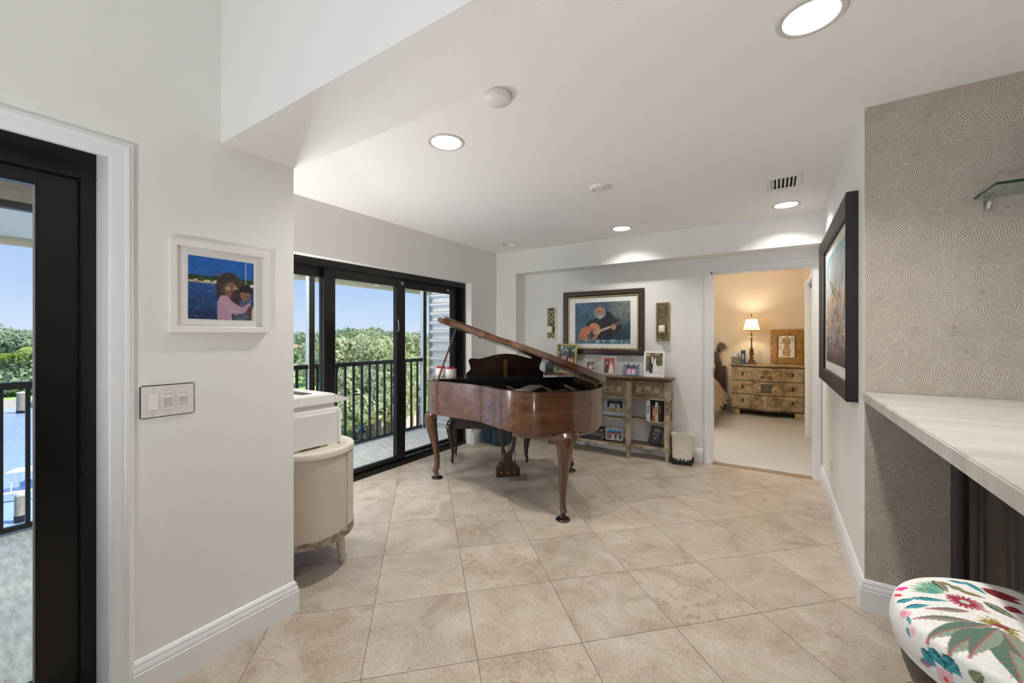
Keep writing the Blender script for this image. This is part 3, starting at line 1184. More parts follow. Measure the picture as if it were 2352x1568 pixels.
def house(u, d, w, dp, wall_h, roof_h, rz, label):
    x, y = at(u, d)
    t = thing('stucco_house', label, 'house', (x, y, GZ), rz)
    bx('wall', M_HOUSE, t, -w / 2, w / 2, -dp / 2, dp / 2, 0, wall_h)
    a, b = w / 2 + .5, dp / 2 + .5
    mb = MB()
    mb.v = [(-a, -b, wall_h), (a, -b, wall_h), (a, b, wall_h), (-a, b, wall_h), (-a * .45, 0, wall_h + roof_h), (a * .45, 0, wall_h + roof_h)]
    mb.f = [(0, 1, 5, 4), (2, 3, 4, 5), (1, 2, 5), (3, 0, 4), (3, 2, 1, 0)]
    mb.build('roof', M_ROOF, t)
    bx('chimney', M_HOUSE, t, w * .18, w * .18 + 1.0, -.5, .5, wall_h, wall_h + roof_h + .6)
    for k in range(4):
        xx = -w / 2 + w * (k + .5) / 4
        f_ = bx('window', M_HOUSE, t, xx - .75, xx + .75, -dp / 2 - .06, -dp / 2, 1.0, 2.5)
        bx('pane', M_PANE, f_, xx - .65, xx + .65, -dp / 2 - .09, -dp / 2 - .06, 1.1, 2.4)


house(688, 96, 15, 9, 3.2, 2.4, 1.0, 'white stucco house with a terracotta hip roof past the lawn')
house(672, 125, 16, 9, 3.4, 2.6, .8, 'distant white house with a pink tiled roof near the horizon')
house(966, 62, 12, 8, 3.4, 2.6, .6, 'house with a terracotta roof beside the storm louvres')
house(46, 76, 14, 8, 3.0, 1.6, 1.5, 'low pale house behind the palms on the far bank')

# canal things
def piling(u, v, hgt, label, rad=.16, tilt=0.0):
    d = (1.325 - WZ) * 934.24 / (v - 773.69)
    x, y = at(u, d)
    t = thing('mooring_piling', label, 'piling', (x, y, WZ))
    MB().tube([(0, 0, -.6), (tilt, 0, hgt)], [rad, rad * .95], 10).build('shaft', M_PILE, t, smooth=50)
    MB().lathe([(rad * 1.03, 0), (rad * 1.0, .10), (rad * .4, .2), (.001, .22)], 10).build('cap', M_SEAWALL, t, loc=(tilt, 0, hgt))
    MB().lathe([(rad * 1.04, -.5), (rad * 1.06, .3), (rad * 1.0, .34)], 10).build('waterline_band', M_DARKMETAL, t)


piling(50, 948, 2.4, 'thick weathered piling standing off the far seawall', .45)
piling(46, 1198, 1.3, 'short grey mooring piling near the balcony', .20)
x, y = at(70, 23.5)
bt = thing('skiff', 'small white skiff with a canopy moored on the canal', 'boat', (x, y, WZ), R(60))
M_HULL = mat('hull_white', '#f2f3f4', .3)
rings = []
for t_ in frange(8):
    xx = -1.7 + 3.4 * t_
    hw = .68 * math.sqrt(max(0.02, 1 - max(0, (t_ - .45) / .55) ** 2))
    rings.append([(xx, -hw, .45 + .12 * t_), (xx, -hw * .8, .05), (xx, 0, -.12 + .15 * max(0, t_ - .7)), (xx, hw * .8, .05), (xx, hw, .45 + .12 * t_)])
MB().loft(rings, caps=True).build('hull', M_HULL, bt, smooth=40)
bx('console', mat('boat_console', '#6f8fc4', .3), bt, -.3, .2, -.25, .25, .2, .95)
for sx in (-.6, .5):
    for sy in (-.4, .4):
        MB().tube([(sx, sy, .3), (sx, sy * .9, 1.6)], .025, 6).build('canopy_post', M_HULL, bt)
bx('canopy', M_HULL, bt, -.8, .7, -.55, .55, 1.58, 1.64, bevel=.02)
dk = thing('dock', 'low wooden dock beside the far seawall', 'dock', at(10, 62) + (GZ - .3,), 1.5)
for k in range(10):
    bx('plank', M_SEAWALL, dk, -3, 3, -2 + k * .4, -1.63 + k * .4, 0, .12)
for sx in (-2.6, 2.6):
    for sy in (-1.6, 1.6):
        bx('dock_post', M_PILE, dk, sx - .12, sx + .12, sy - .12, sy + .12, -1.2, .8)
x, y = at(36, 60)
MB().tube([(0, 0, 0), (0, 0, 5.2)], .09, 8).build('flag_pole', M_HULL, loc=(x, y, GZ))
tag(bpy.context.scene.objects['flag_pole'], 'thin white pole on the far canal bank', 'pole')
# parked things on the drive
x, y = at(826, 35)
p = thing('recycling_bin', 'blue recycling bin on the drive below the railing', 'bin', (x, y, GZ + .05))
MB().loft([[(-.25, -.3, .12), (.25, -.3, .12), (.25, .3, .12), (-.25, .3, .12)], [(-.32, -.36, 1.05), (.32, -.36, 1.05), (.32, .36, 1.05), (-.32, .36, 1.05)]]).build('body', mat('bin_blue', '#3f6fd0', .5), p)
bx('lid', mat('bin_lid', '#eceef2', .4), p, -.34, .34, -.38, .38, 1.05, 1.15, bevel=.03)
for sx in (-.2, .2):
    MB().lathe([(.001, -.03), (.13, -.03), (.13, .03), (.001, .03)], 12).xf(Matrix.Rotation(PI / 2, 4, 'X')).build('wheel', M_DARKMETAL, p, loc=(sx, .3, .13))

# ------------------------------------------------------------------ ceiling fixtures
M_CANTRIM = mat('downlight_trim', '#cfccc7', 0.5)
M_CANIN = mat('downlight_baffle', '#f1ede4', 0.45)
M_LENS = mat('downlight_lens', '#ffffff', 0.5, emit=('#fff6e8', 9.0))
LAB = ['large recessed downlight nearest the bar wall', 'recessed downlight close to the dropped beam', 'recessed downlight in the corner above the window wall', 'recessed downlight above the framed guitarist', 'recessed downlight in front of the bedroom doorway']
LPOW = [16.5, 17.5, 9.5, 9.0, 9.5]


def downlight(x, y, label, power, zc=ZC):
    t = thing('downlight', label, 'light', (x, y, zc), 0, 'recessed ceiling downlights')
    MB().lathe([(.083, 0.0), (.083, -.003), (.088, -.006), (.101, -.005), (.106, 0.0), (.106, .002), (.083, .002), (.083, 0.0)], 36, caps=False).build('trim_ring', M_CANTRIM, t, smooth=40)
    mb = MB()
    mb.lathe([(.083, -.002), (.079, .010), (.068, .045), (.056, .080)], 36, caps=False)
    mb.build('baffle', M_CANIN, t, smooth=60)
    MB().lathe([(.0005, .074), (.060, .074), (.060, .09), (.0005, .09)], 36).build('lens', M_LENS, t)
    ld = bpy.data.lights.new('downlight_lamp', 'AREA')
    ld.shape = 'DISK'
    ld.size = .100
    ld.energy = power
    ld.color = (1.0, .975, .945)
    ld.spread = R(170)
    lo = bpy.data.objects.new('downlight_lamp', ld)
    COL.objects.link(lo)
    lo.parent = t
    lo.location = (0, 0, .070)
    return t


for (x, y), lb, pw in zip(LIGHTS, LAB, LPOW):
    downlight(x, y, lb, pw)
downlight(2.2, 1.757, 'recessed downlight over the bar counter', 12)
M_PLASTIC = mat('white_plastic', '#e4e1dc', 0.4)
t = thing('smoke_detector', 'round white smoke detector partly hidden by the dropped beam', 'detector', (-1.075, 1.545, ZC))
MB().lathe([(.064, 0), (.064, -.012), (.060, -.026), (.050, -.034), (.0005, -.036)], 32).build('cover', M_PLASTIC, t, smooth=40)
MB().lathe([(.066, 0), (.066, -.006), (.0005, -.006)], 32).build('base', M_CANTRIM, t)
t = thing('speaker_cover', 'round white ceiling disc with two small screws', 'cover', (-1.094, 2.902, ZC))
MB().lathe([(.080, 0), (.078, -.006), (.066, -.020), (.0005, -.022)], 32).build('disc', M_PLASTIC, t, smooth=40)
for sx in (-.042, .042):
    MB().lathe([(.0005, -.024), (.006, -.024), (.006, -.02), (.0005, -.02)], 8).build('screw', M_DARKMETAL, t, loc=(sx, -.012, .0005))
t = thing('sprinkler_cover', 'small flush white disc behind the guitarist downlight', 'cover', (-1.062, 3.985, ZC))
MB().lathe([(.045, 0), (.045, -.006), (.041, -.009), (.0005, -.009)], 28).build('disc', M_PLASTIC, t, smooth=40)

vt = thing('air_vent', 'white ceiling air vent with curved louvres', 'vent', ((VX0 + VX1) / 2, (VY0 + VY1) / 2, ZC))
vw, vh = VX1 - VX0, VY1 - VY0
fr = MB()
a, b, o_ = vw / 2, vh / 2, .032
for q in ((-a - o_, a + o_, -b - o_, -b), (-a - o_, a + o_, b, b + o_), (-a - o_, -a, -b, b), (a, a + o_, -b, b)):
    fr.box(q[0], q[1], q[2], q[3], -.006, 0.001)
fr.build('frame', M_PLASTIC, vt, bevel=.0015)
bx('duct', mat('vent_dark', '#1b1a18', .9), vt, -a, a, -b, b, .06, .07)
vs = MB()
for q in ((-a - .002, -a, -b, b), (a, a + .002, -b, b), (-a, a, -b - .002, -b), (-a, a, b, b + .002)):
    vs.box(q[0], q[1], q[2], q[3], 0, .06)
vs.build('duct_wall', bpy.data.materials['vent_dark'], vt)
lvp = [(0, -.004), (.010, .002), (.016, .014), (.018, .030), (.016, .030), (.0135, .015), (.008, .004), (-.001, -.002)]
for k in range(6):
    MB().prism([(p_[0] - a + .004 + k * vw / 6, p_[1]) for p_ in lvp], -b, b, 'xz').build('louvre', M_PLASTIC, vt, smooth=30)

# fill lamps added out of view: behind the camera, bar end, alcove, bedroom
M_GLOBE = mat('opal_globe', '#fff8ec', .4, emit=('#fff3e0', 3.0))  # glow shared by the added fill lamps


def fill_light(t, name, z, power, size, col=(.985, .99, 1.0)):
    ld = bpy.data.lights.new(name, 'POINT')
    ld.energy = power
    ld.color = col
    ld.shadow_soft_size = size
    lo = bpy.data.objects.new(name, ld)
    COL.objects.link(lo)
    lo.parent = t
    lo.location = (0, 0, z)


def fill_lamp(x, y, label, power, name, col=(.985, .99, 1.0), h=1.80):
    t = thing('floor_lamp', label, 'lamp', (x, y, 0))
    MB().lathe([(.0005, 0), (.14, 0), (.14, .012), (.02, .03), (.012, .04), (.012, h - .20), (.03, h - .18), (.03, h - .14), (.0005, h - .14)], 24).build('stand', M_DARKMETAL, t, smooth=40)
    MB().ball((0, 0, h), .12, 24, 14).build('globe_shade', M_GLOBE, t, smooth=70)
    fill_light(t, name, h, power, .15, col)


def fill_uplight(x, y, z0, h, label, name, power, kind='floor_lamp'):
    """lamp with an opaque bowl that throws its light at the ceiling"""
    t = thing(kind, label, 'lamp', (x, y, z0))
    MB().lathe([(.0005, 0), (.11, 0), (.11, .012), (.02, .03), (.011, .04), (.011, h - .08), (.02, h - .07), (.05, h - .06), (.0005, h - .06)], 24).build('stand', M_DARKMETAL, t, smooth=40)
    MB().lathe([(.02, h - .07), (.07, h - .05), (.11, h - .005), (.118, h + .03), (.112, h + .03), (.104, h - .002), (.06, h - .04), (.0005, h - .05)], 32).build('bowl', M_PLASTIC, t, smooth=50)
    MB().ball((0, 0, h), .035, 14, 8).build('bulb', M_GLOBE, t, smooth=60)
    ld = bpy.data.lights.new(name, 'SPOT')
    ld.energy = power
    ld.color = (.985, .99, 1.0)
    ld.shadow_soft_size = .10
    ld.spot_size = R(172)
    ld.spot_blend = .5
    lo = bpy.data.objects.new(name, ld)
    COL.objects.link(lo)
    lo.parent = t
    lo.location = (0, 0, h + .04)
    lo.rotation_euler = (PI, 0, 0)


fill_uplight(-.5, -1.40, 0, .10, 'low floor uplighter on the tiles behind the camera', 'low_light', 120)  # both uplighters are added, unseen, to brighten ceiling and walls
fill_uplight(2.3, -1.35, 0, .10, 'low floor uplighter at the open end of the bar', 'low_light', 120)
fill_lamp(-2.995, 1.375, 'black floor lamp with an opal globe hidden in the alcove corner', 150, 'globe_light', h=.88)  # added fill behind the wall end, brightens the alcove


def balcony_fill_light(x, y, label, power):  # fixtures added to brighten the balcony floor and soffit
    t = thing('balcony_light', label, 'light', (x, y, 2.50))
    MB().lathe([(.0005, 0), (.15, 0), (.15, -.02), (.0005, -.02)], 28).build('rim', M_DARKMETAL, t, smooth=40)
    MB().lathe([(.14, -.02), (.12, -.05), (.07, -.07), (.0005, -.075)], 28).build('diffuser', M_GLOBE, t, smooth=50)
    ld = bpy.data.lights.new('balcony_lamp', 'AREA')
    ld.shape = 'DISK'
    ld.size = .26
    ld.energy = power
    ld.color = (1.0, .96, .90)
    lo = bpy.data.objects.new('balcony_lamp', ld)
    COL.objects.link(lo)
    lo.parent = t
    lo.location = (0, 0, -.08)


balcony_fill_light(-3.85, 3.55, 'flush balcony ceiling light outside the piano alcove', 8)
balcony_fill_light(-3.85, 2.2, 'flush balcony ceiling light outside the printer corner', 12)
balcony_fill_light(-3.2, -.2, 'flush balcony ceiling light outside the canal door', 14)


# ------------------------------------------------------------------ painted prints (colour grid on real flat sheets)
class Canvas:
    """small raster in sRGB 0-255; x to the right 0..1, y up 0..1"""

    def __init__(self, w, h, bg=(255, 255, 255), seed=1):
        self.w, self.h = w, h
        self.a = np.zeros((h, w, 3)) + np.array(self.col(bg))
        ys, xs = np.mgrid[0:h, 0:w]
        self.X = (xs + .5) / w
        self.Y = (ys + .5) / h
        self.g = np.random.default_rng(seed)

    @staticmethod
    def col(c):
        if isinstance(c, str):
            c = c.lstrip('#')
            return [int(c[i:i + 2], 16) for i in (0, 2, 4)]
        return list(c)

    def noise(self, fx, fy, octv=3):
        out = np.zeros((self.h, self.w))
        amp, tot = 1.0, 0.0
        for k in range(octv):
            nx, ny = max(2, int(fx * 2 ** k)), max(2, int(fy * 2 ** k))
            gr = self.g.random((ny + 2, nx + 2))
            x = self.X * nx
            y = self.Y * ny
            xi, yi = x.astype(int), y.astype(int)
            xf, yf = x - xi, y - yi
            xf = xf * xf * (3 - 2 * xf)
            yf = yf * yf * (3 - 2 * yf)
            v = gr[yi, xi] * (1 - xf) * (1 - yf) + gr[yi, xi + 1] * xf * (1 - yf) + gr[yi + 1, xi] * (1 - xf) * yf + gr[yi + 1, xi + 1] * xf * yf
            out += v * amp
            tot += amp
            amp *= .55
        return out / tot

    def put(self, mask, c, al=1.0):
        c = np.array(self.col(c), float)
        m = np.clip(mask * al, 0, 1)[..., None]
        self.a = self.a * (1 - m) + c * m
        return self

    def grad(self, c0, c1, y0=0.0, y1=1.0):
        t = np.clip((self.Y - y0) / (y1 - y0), 0, 1)[..., None]
        m = ((self.Y >= y0) & (self.Y <= y1))[..., None]
        v = np.array(self.col(c0)) * (1 - t) + np.array(self.col(c1)) * t
        self.a = np.where(m, v, self.a)
        return self

    def _win(self, x0, x1, y0, y1):
        """index window that holds the box (0..1 coordinates), or None when it lies outside"""
        a, b = max(0, int(x0 * self.w) - 2), min(self.w, int(x1 * self.w) + 3)
        c, d = max(0, int(y0 * self.h) - 2), min(self.h, int(y1 * self.h) + 3)
        return (slice(c, d), slice(a, b)) if a < b and c < d else None

    def _putw(self, s, mask, c, al):
        c = np.array(self.col(c), float)
        m = np.clip(mask * al, 0, 1)[..., None]
        self.a[s] = self.a[s] * (1 - m) + c * m
        return self

    def ell(self, cx, cy, rx, ry, c, rot=0.0, al=1.0, soft=.12, asp=None):
        asp = asp or self.w / self.h
        q = max(rx * max(asp, 1), ry) * (1 + soft)
        s = self._win(cx - q / min(asp, 1), cx + q / min(asp, 1), cy - q, cy + q)
        if s is None:
            return self
        dx = (self.X[s] - cx) * asp
        dy = self.Y[s] - cy
        ca, sa = math.cos(rot), math.sin(rot)
        x = (dx * ca + dy * sa) / (rx * asp if rot == 0 else rx)
        y = (-dx * sa + dy * ca) / ry
        d = np.sqrt(x * x + y * y)
        return self._putw(s, np.clip((1 - d) / soft + .5, 0, 1), c, al)

    def poly(self, pts, c, al=1.0):
        s = self._win(min(p[0] for p in pts), max(p[0] for p in pts), min(p[1] for p in pts), max(p[1] for p in pts))
        if s is None:
            return self
        X, Y = self.X[s], self.Y[s]
        m = np.zeros(X.shape, bool)
        n = len(pts)
        for k in range(n):
            (x0, y0), (x1, y1) = pts[k], pts[(k + 1) % n]
            if y0 == y1:
                continue
            m ^= ((y0 > Y) != (y1 > Y)) & (X < (x1 - x0) * (Y - y0) / (y1 - y0) + x0)
        return self._putw(s, m.astype(float), c, al)

    def line(self, pts, wd, c, al=1.0):
        asp = self.w / self.h
        for k in range(len(pts) - 1):
            (x0, y0), (x1, y1) = pts[k], pts[k + 1]
            e = wd / min(asp, 1)
            s = self._win(min(x0, x1) - e, max(x0, x1) + e, min(y0, y1) - e, max(y0, y1) + e)
            if s is None:
                continue
            X, Y = self.X[s], self.Y[s]
            dx, dy = (x1 - x0) * asp, y1 - y0
            L2 = dx * dx + dy * dy + 1e-12
            t = np.clip(((X - x0) * asp * dx + (Y - y0) * dy) / L2, 0, 1)
            d = np.hypot((X - x0) * asp - t * dx, Y - y0 - t * dy)
            self._putw(s, np.clip((wd / 2 - d) * self.h + .5, 0, 1), c, al)
        return self

    def mottle(self, fx, fy, amt, octv=3):
        n = (self.noise(fx, fy, octv) - .5) * 2 * amt
        self.a = np.clip(self.a * (1 + n[..., None]), 0, 255)
        return self

    def speck(self, fx, fy, thr, c, al=1.0, region=None):
        n = self.noise(fx, fy, 2)
        m = np.clip((n - thr) * 10, 0, 1)
        if region is not None:
            m = m * region
        return self.put(m, c, al)

    def linear(self):
        s = np.clip(self.a, 0, 255) / 255
        return np.where(s <= .04045, s / 12.92, ((s + .055) / 1.055) ** 2.4)


def sheet(cv, w, h, y=0.0):
    """grid in the xz plane facing -y, centred"""
    mb = MB()
    H, W_ = cv.h, cv.w
    xs = np.linspace(-w / 2, w / 2, W_)
    zs = np.linspace(-h / 2, h / 2, H)
    gx, gz = np.meshgrid(xs, zs)
    mb.v = np.stack([gx, np.full_like(gx, y), gz], -1).reshape(-1, 3).tolist()
    i = np.arange(H - 1)[:, None] * W_ + np.arange(W_ - 1)[None, :]
    mb.f = np.stack([i, i + 1, i + W_ + 1, i + W_], -1).reshape(-1, 4).tolist()
    L = cv.linear().reshape(-1, 3)
    mb.c = np.concatenate([L, np.ones((len(L), 1))], 1)
    return mb


M_PRINT = print_mat('photo_print', 0.35)
M_CANVAS = print_mat('oil_canvas', 0.7, noise=.0008)
M_PGLASS = glass_mat('picture_glass', '#ffffff', 0.035)
M_MATW = mat('white_mount_board', '#efeee9', .8)


def picture(name, label, loc, rz, w, h, prof, m_frame, cv, img_w, img_h, mount=None, liner=None, glass=True, tilt=0.0, back=0.0, pm=None, dy=0.0, dx=0.0, cat='picture', scal=0.0):
    """framed picture: local x right, z up, front -y, origin at the middle of its back"""
    t = thing(name, label, cat, loc, rz)
    t.rotation_euler = (tilt, 0, rz)
    d = -min(p_[1] for p_ in prof)
    ins = max(p_[0] for p_ in prof)
    MB().rect_sweep(w, h, prof).build('frame', m_frame, t, smooth=30)
    yb = -min(d * .45, .012)
    if mount:
        MB().box(-w / 2 + ins * .6, w / 2 - ins * .6, yb, yb + .003, -h / 2 + ins * .6, h / 2 - ins * .6).build('mount_board', mount, t)
    if liner:
        MB().rect_sweep(w - 2 * ins + .004, h - 2 * ins + .004, [(0, yb - .001), (0, yb - .012), (liner[1] * .5, yb - .013), (liner[1], yb - .006), (liner[1], yb - .001)]).build('liner', liner[0], t, smooth=30)
    o = sheet(cv, img_w, img_h, yb - .0012).build('print', pm or M_PRINT, t)
    o.location = (dx, 0, dy)
    if glass:
        MB().box(-w / 2 + ins * .8, w / 2 - ins * .8, yb - .006, yb - .005, -h / 2 + ins * .8, h / 2 - ins * .8).build('glazing', M_PGLASS, t)
    MB().box(-w / 2 + ins * .5, w / 2 - ins * .5, yb + .003, min(-.0005, yb + .006), -h / 2 + ins * .5, h / 2 - ins * .5).build('backing', M_BACK, t)
    return t


M_BACK = mat('frame_backing', '#2c2622', .9)


def flatprof(b, d, lip=.004):
    return [(0, 0), (0, -d), (b * .12, -d - .0005), (b * .88, -d), (b, -d + lip), (b, 0)]


def head(cv, x, y, r, hair, skin, hair_back=1.25, glasses=False, beard=None, look=0.0):
    """small photographed head; look shifts the features sideways"""
    a = cv.w / cv.h
    cv.ell(x, y + r * .18, r * hair_back / a, r * hair_back, hair)
    cv.ell(x + look * r * .15 / a, y - r * .08, r * .78 / a, r * .98, skin)
    for s in (-1, 1):
        cv.ell(x + (s * .30 + look * .25) * r / a, y + r * .08, r * .12 / a, r * .07, '#3a2a22', al=.85)
        cv.line([(x + (s * .45 + look * .25) * r / a, y + r * .24), (x + (s * .17 + look * .25) * r / a, y + r * .27)], r * .07, '#40302a', .7)
    cv.line([(x + look * .30 * r / a, y + r * .05), (x + look * .36 * r / a, y - r * .2)], r * .10, '#9a6a50', .6)
    cv.ell(x + look * .28 * r / a, y - r * .42, r * .26 / a, r * .08, '#9c4f48', al=.8)
    cv.ell(x, y + r * .82, r * .85 / a, r * .42, hair)
    if beard:
        cv.ell(x + look * .2 * r / a, y - r * .72, r * .6 / a, r * .5, beard)
        cv.ell(x + look * .25 * r / a, y - r * .40, r * .24 / a, r * .07, '#8d5148', al=.8)


# ---- white framed photograph: two people hugging before a lighthouse bay
cv = Canvas(170, 180, '#1d3f74', 2)
cv.grad('#2b63ad', '#1560b4', .62, 1.0)
cv.put(((cv.Y > .60) & (cv.Y < .66 + .07 * cv.noise(14, 3))).astype(float), '#2d3b22')
cv.speck(30, 40, .55, '#4e6032', .8, (cv.Y > .60) * (cv.Y < .67))
cv.poly([(0, .585), (1, .560), (1, .60), (0, .615)], '#b4a48c')
for x0, x1 in ((.08, .13), (.23, .31), (.36, .42)):
    cv.poly([(x0, .605), (x1, .603), (x1, .633), (x0, .635)], '#cfd0b8')
cv.poly([(.432, .655), (.472, .655), (.466, .76), (.440, .76)], '#a3483c')
cv.poly([(.436, .76), (.470, .76), (.466, .79), (.440, .79)], '#3b2a3c')
cv.grad('#14274c', '#24528f', 0, .575)
cv.mottle(26, 60, .18)
cv.speck(20, 90, .62, '#5d88c4', .5, cv.Y < .575)
cv.line([(.862, .6), (.868, .98)], .008, '#d9dde2')
cv.line([(.78, .63), (.82, .95)], .004, '#2b3b58')
cv.poly([(.93, .575), (1, .57), (1, .62), (.95, .63)], '#d5d9de')
# seated pair
cv.ell(.61, .53, .21, .26, '#3a322e')
cv.ell(.53, .40, .12, .16, '#3b332f')
cv.speck(46, 46, .55, '#6d6258', .5, ((cv.X - .62) ** 2 * 1.4 + (cv.Y - .55) ** 2 < .05))
cv.ell(.63, .50, .10, .135, '#7c5a4b')
cv.ell(.58, .525, .045, .04, '#a98e74', al=.8)
cv.ell(.70, .525, .04, .04, '#b49c80', al=.8)
cv.ell(.64, .43, .035, .013, '#a5574f')
cv.ell(.72, .37, .09, .15, '#3a312c')
cv.ell(.865, .50, .105, .11, '#231c1c')
cv.ell(.86, .43, .085, .10, '#8a6152')
cv.ell(.87, .535, .10, .06, '#211a1b')
cv.ell(.885, .40, .03, .012, '#7a4038')
cv.poly([(.77, .10), (.98, .12), (.95, .36), (.76, .33)], '#4d5a78')
cv.poly([(.42, .02), (.42, .30), (.47, .40), (.56, .41), (.66, .30), (.80, .22), (.93, .30), (.96, .36), (.93, .24), (.86, .14), (.74, .08), (.64, .13), (.64, .0), (.46, .0)], '#b190a4')
cv.line([(.50, .33), (.62, .18), (.74, .11)], .10, '#b896aa')
cv.ell(.93, .13, .045, .11, '#5d3e38')
cv.ell(.80, .055, .13, .06, '#57606d')
cv.speck(16, 16, .6, '#262b34', .8, (cv.Y < .11) * (cv.X > .66) * (cv.X < .92))
cv.poly([(.96, 0), (1, 0), (1, .26), (.97, .2)], '#c8bcb2')
M_WHITEFR = mat('white_lacquer_frame', '#eceae5', .4)
picture('framed_photograph', 'white framed photograph of two people hugging before a lighthouse bay', (XL + .001, .774, 1.524), PI / 2, .362, .362, [(0, 0), (0, -.022), (.003, -.024), (.022, -.023), (.025, -.020), (.025, 0)], M_WHITEFR, cv, .240, .252, mount=mat('white_mount', '#e6e4df', .85))

# ---- large framed painting of a guitarist (generic)
cv = Canvas(210, 150, '#3a4b56', 4)
cv.grad('#24333d', '#3d5362')
cv.put(np.clip(1.2 - cv.X * 2.4, 0, 1), '#4f6f86', .75)
cv.put(np.clip((cv.X - .50) * 2.6, 0, 1) * np.clip((cv.Y - .35) * 2.4, 0, 1), '#7e8074', .8)
cv.mottle(9, 7, .30, 4)
cv.ell(.56, .42, .20, .36, '#23252c')
cv.ell(.72, .40, .13, .20, '#22252c')
cv.ell(.36, .44, .13, .16, '#262d35')
cv.ell(.455, .80, .115, .15, '#5c6068')
cv.ell(.405, .74, .05, .10, '#777b80')
cv.ell(.525, .74, .045, .11, '#7b7f84')
cv.ell(.465, .77, .055, .105, '#a6694b')
cv.ell(.455, .83, .05, .035, '#c58158')
cv.ell(.465, .665, .06, .075, '#8f9298')
cv.ell(.462, .70, .022, .012, '#7a4540')
for sx in (.44, .49):
    cv.ell(sx, .775, .013, .010, '#2c2624')
cv.ell(.22, .19, .15, .22, '#b0714c')
cv.ell(.36, .33, .115, .17, '#c08154')
cv.ell(.30, .24, .13, .16, '#b6764e')
cv.ell(.30, .34, .06, .05, '#8e5f4c')
cv.ell(.33, .225, .05, .065, '#2c3038')
cv.ell(.29, .17, .06, .07, '#454a56', al=.8)
cv.line([(.36, .255), (.76, .45)], .055, '#b0a48c')
cv.line([(.76, .45), (.86, .53)], .075, '#4b5156')
cv.ell(.71, .40, .045, .07, '#a87e56')
cv.ell(.25, .37, .06, .05, '#a8705a')
cv.poly([(0, 0), (1, 0), (1, .105), (0, .085)], '#47687a')
cv.speck(40, 14, .55, '#9fb9c2', .8, cv.Y < .10)
cv.speck(60, 50, .66, '#8fa6b4', .35, cv.X > .70)
cv.mottle(60, 50, .22, 2)
M_DKFR = wood('espresso_frame', '#2b1d19', '#453029', .4, axis=0, scale=2.0)
M_GOLDL = distressed('antique_gold', '#b8a67a', '#6d5a38', .3, 60, .4)
picture('framed_painting', 'large dark framed painting of a bearded guitarist in the niche', (-1.745, YN - .002, 1.50), 0, 1.005, .765, [(0, 0), (0, -.030), (.010, -.036), (.050, -.034), (.062, -.026), (.066, -.016), (.066, 0)], M_DKFR, cv, .690, .500, mount=mat('cream_mount', '#e9e8e2', .85), liner=(M_GOLDL, .016), dy=-.005, pm=M_CANVAS, glass=False)

# ---- big seascape on the side wall
cv = Canvas(150, 120, '#9fb0b8', 6)
cv.grad('#3f342f', '#7a6a5e', 0, .22)
cv.grad('#7a6a5e', '#b79a80', .22, .42)
cv.grad('#b79a80', '#c2a78c', .42, .60)
cv.grad('#b9b0ac', '#86a3ab', .60, 1.0)
cv.mottle(12, 8, .22, 4)
cv.speck(26, 9, .58, '#7f8fae', .7, (cv.Y < .62) * (cv.Y > .15))
cv.speck(40, 50, .62, '#cdd3da', .6, (cv.Y < .36) * (cv.Y > .08))
cv.speck(30, 18, .6, '#3b3c4a', .5, cv.Y < .5)
cv.poly([(.18, .78), (.34, .62), (.55, .54), (.66, .56), (.68, .60), (.58, .60), (.40, .68)], '#7d7464')
cv.poly([(.22, .74), (.55, .555), (.62, .56), (.40, .66)], '#b4a68c')
for xx, yy, hh in ((.40, .62, .16), (.50, .4, .12), (.83, .42, .42), (.64, .60, .14), (.33, .36, .22)):
    cv.line([(xx, yy), (xx + .01, yy + hh)], .012, '#3c4450', .85)
cv.ell(.50, .86, .30, .10, '#c9c7c2', al=.5, soft=.9)
cv.a = np.clip(cv.a * 1.2, 0, 255)
M_DKFR2 = wood('dark_walnut_frame', '#080605', '#1a120e', .5, axis=0, scale=1.5)
picture('seascape_painting', 'large dark framed seascape with a beached boat on the white side wall', (XR - .001, (2.768 + 4.32) / 2, 1.537), -PI / 2, 4.32 - 2.768, 1.110, [(0, 0), (0, -.048), (.008, -.052), (.030, -.046), (.060, -.036), (.082, -.026), (.085, -.018), (.085, 0)], M_DKFR2, cv, 1.235, .80, mount=mat('linen_liner', '#e3e0d8', .8), pm=M_CANVAS, glass=False)


# ------------------------------------------------------------------ switch plate
sp = thing('light_switch', 'white three-gang switch plate beside the glass door', 'switch', (XL, .5945, 1.0835), PI / 2)
MB().box(-.0835, .0835, -.006, 0, -.0605, .0605).build('plate', M_PLASTIC, sp, bevel=.003)
M_SW = mat('switch_white', '#eceae6', .3)
for k, xx in enumerate((-.046, 0, .046)):
    if k == 0:
        MB().box(xx - .0155, xx + .0155, -.0062, -.0055, -.033, .033).build('rocker_frame', M_CANTRIM, sp)
        MB().prism([(-.006, -.031), (-.0105, -.031), (-.0065, .031), (-.006, .031)], xx - .0145, xx + .0145, 'yz').build('rocker', M_SW, sp)
    else:
        fr = MB()
        fr.rect_sweep(.033, .064, [(0, -.006), (0, -.0085), (.003, -.0085), (.0035, -.006)])
        q = fr.build('dimmer_frame', M_SW, sp)
        q.location = (xx, 0, 0)
        MB().box(xx - .013, xx + .013, -.012, -.006, .010, .020).build('dimmer_slide', M_SW, sp, bevel=.001)
        MB().box(xx - .0128, xx + .0128, -.0068, -.006, -.024, .010).build('dimmer_panel', M_CANTRIM, sp)
for xx in (-.046, 0, .046):
    for zz in (-.048, .048):
        MB().lathe([(.0005, 0), (.0028, 0), (.0028, .0012), (.0005, .0014)], 8).xf(Matrix.Rotation(PI / 2, 4, 'X')).build('screw', M_CANTRIM, sp, loc=(xx, -.006, zz))
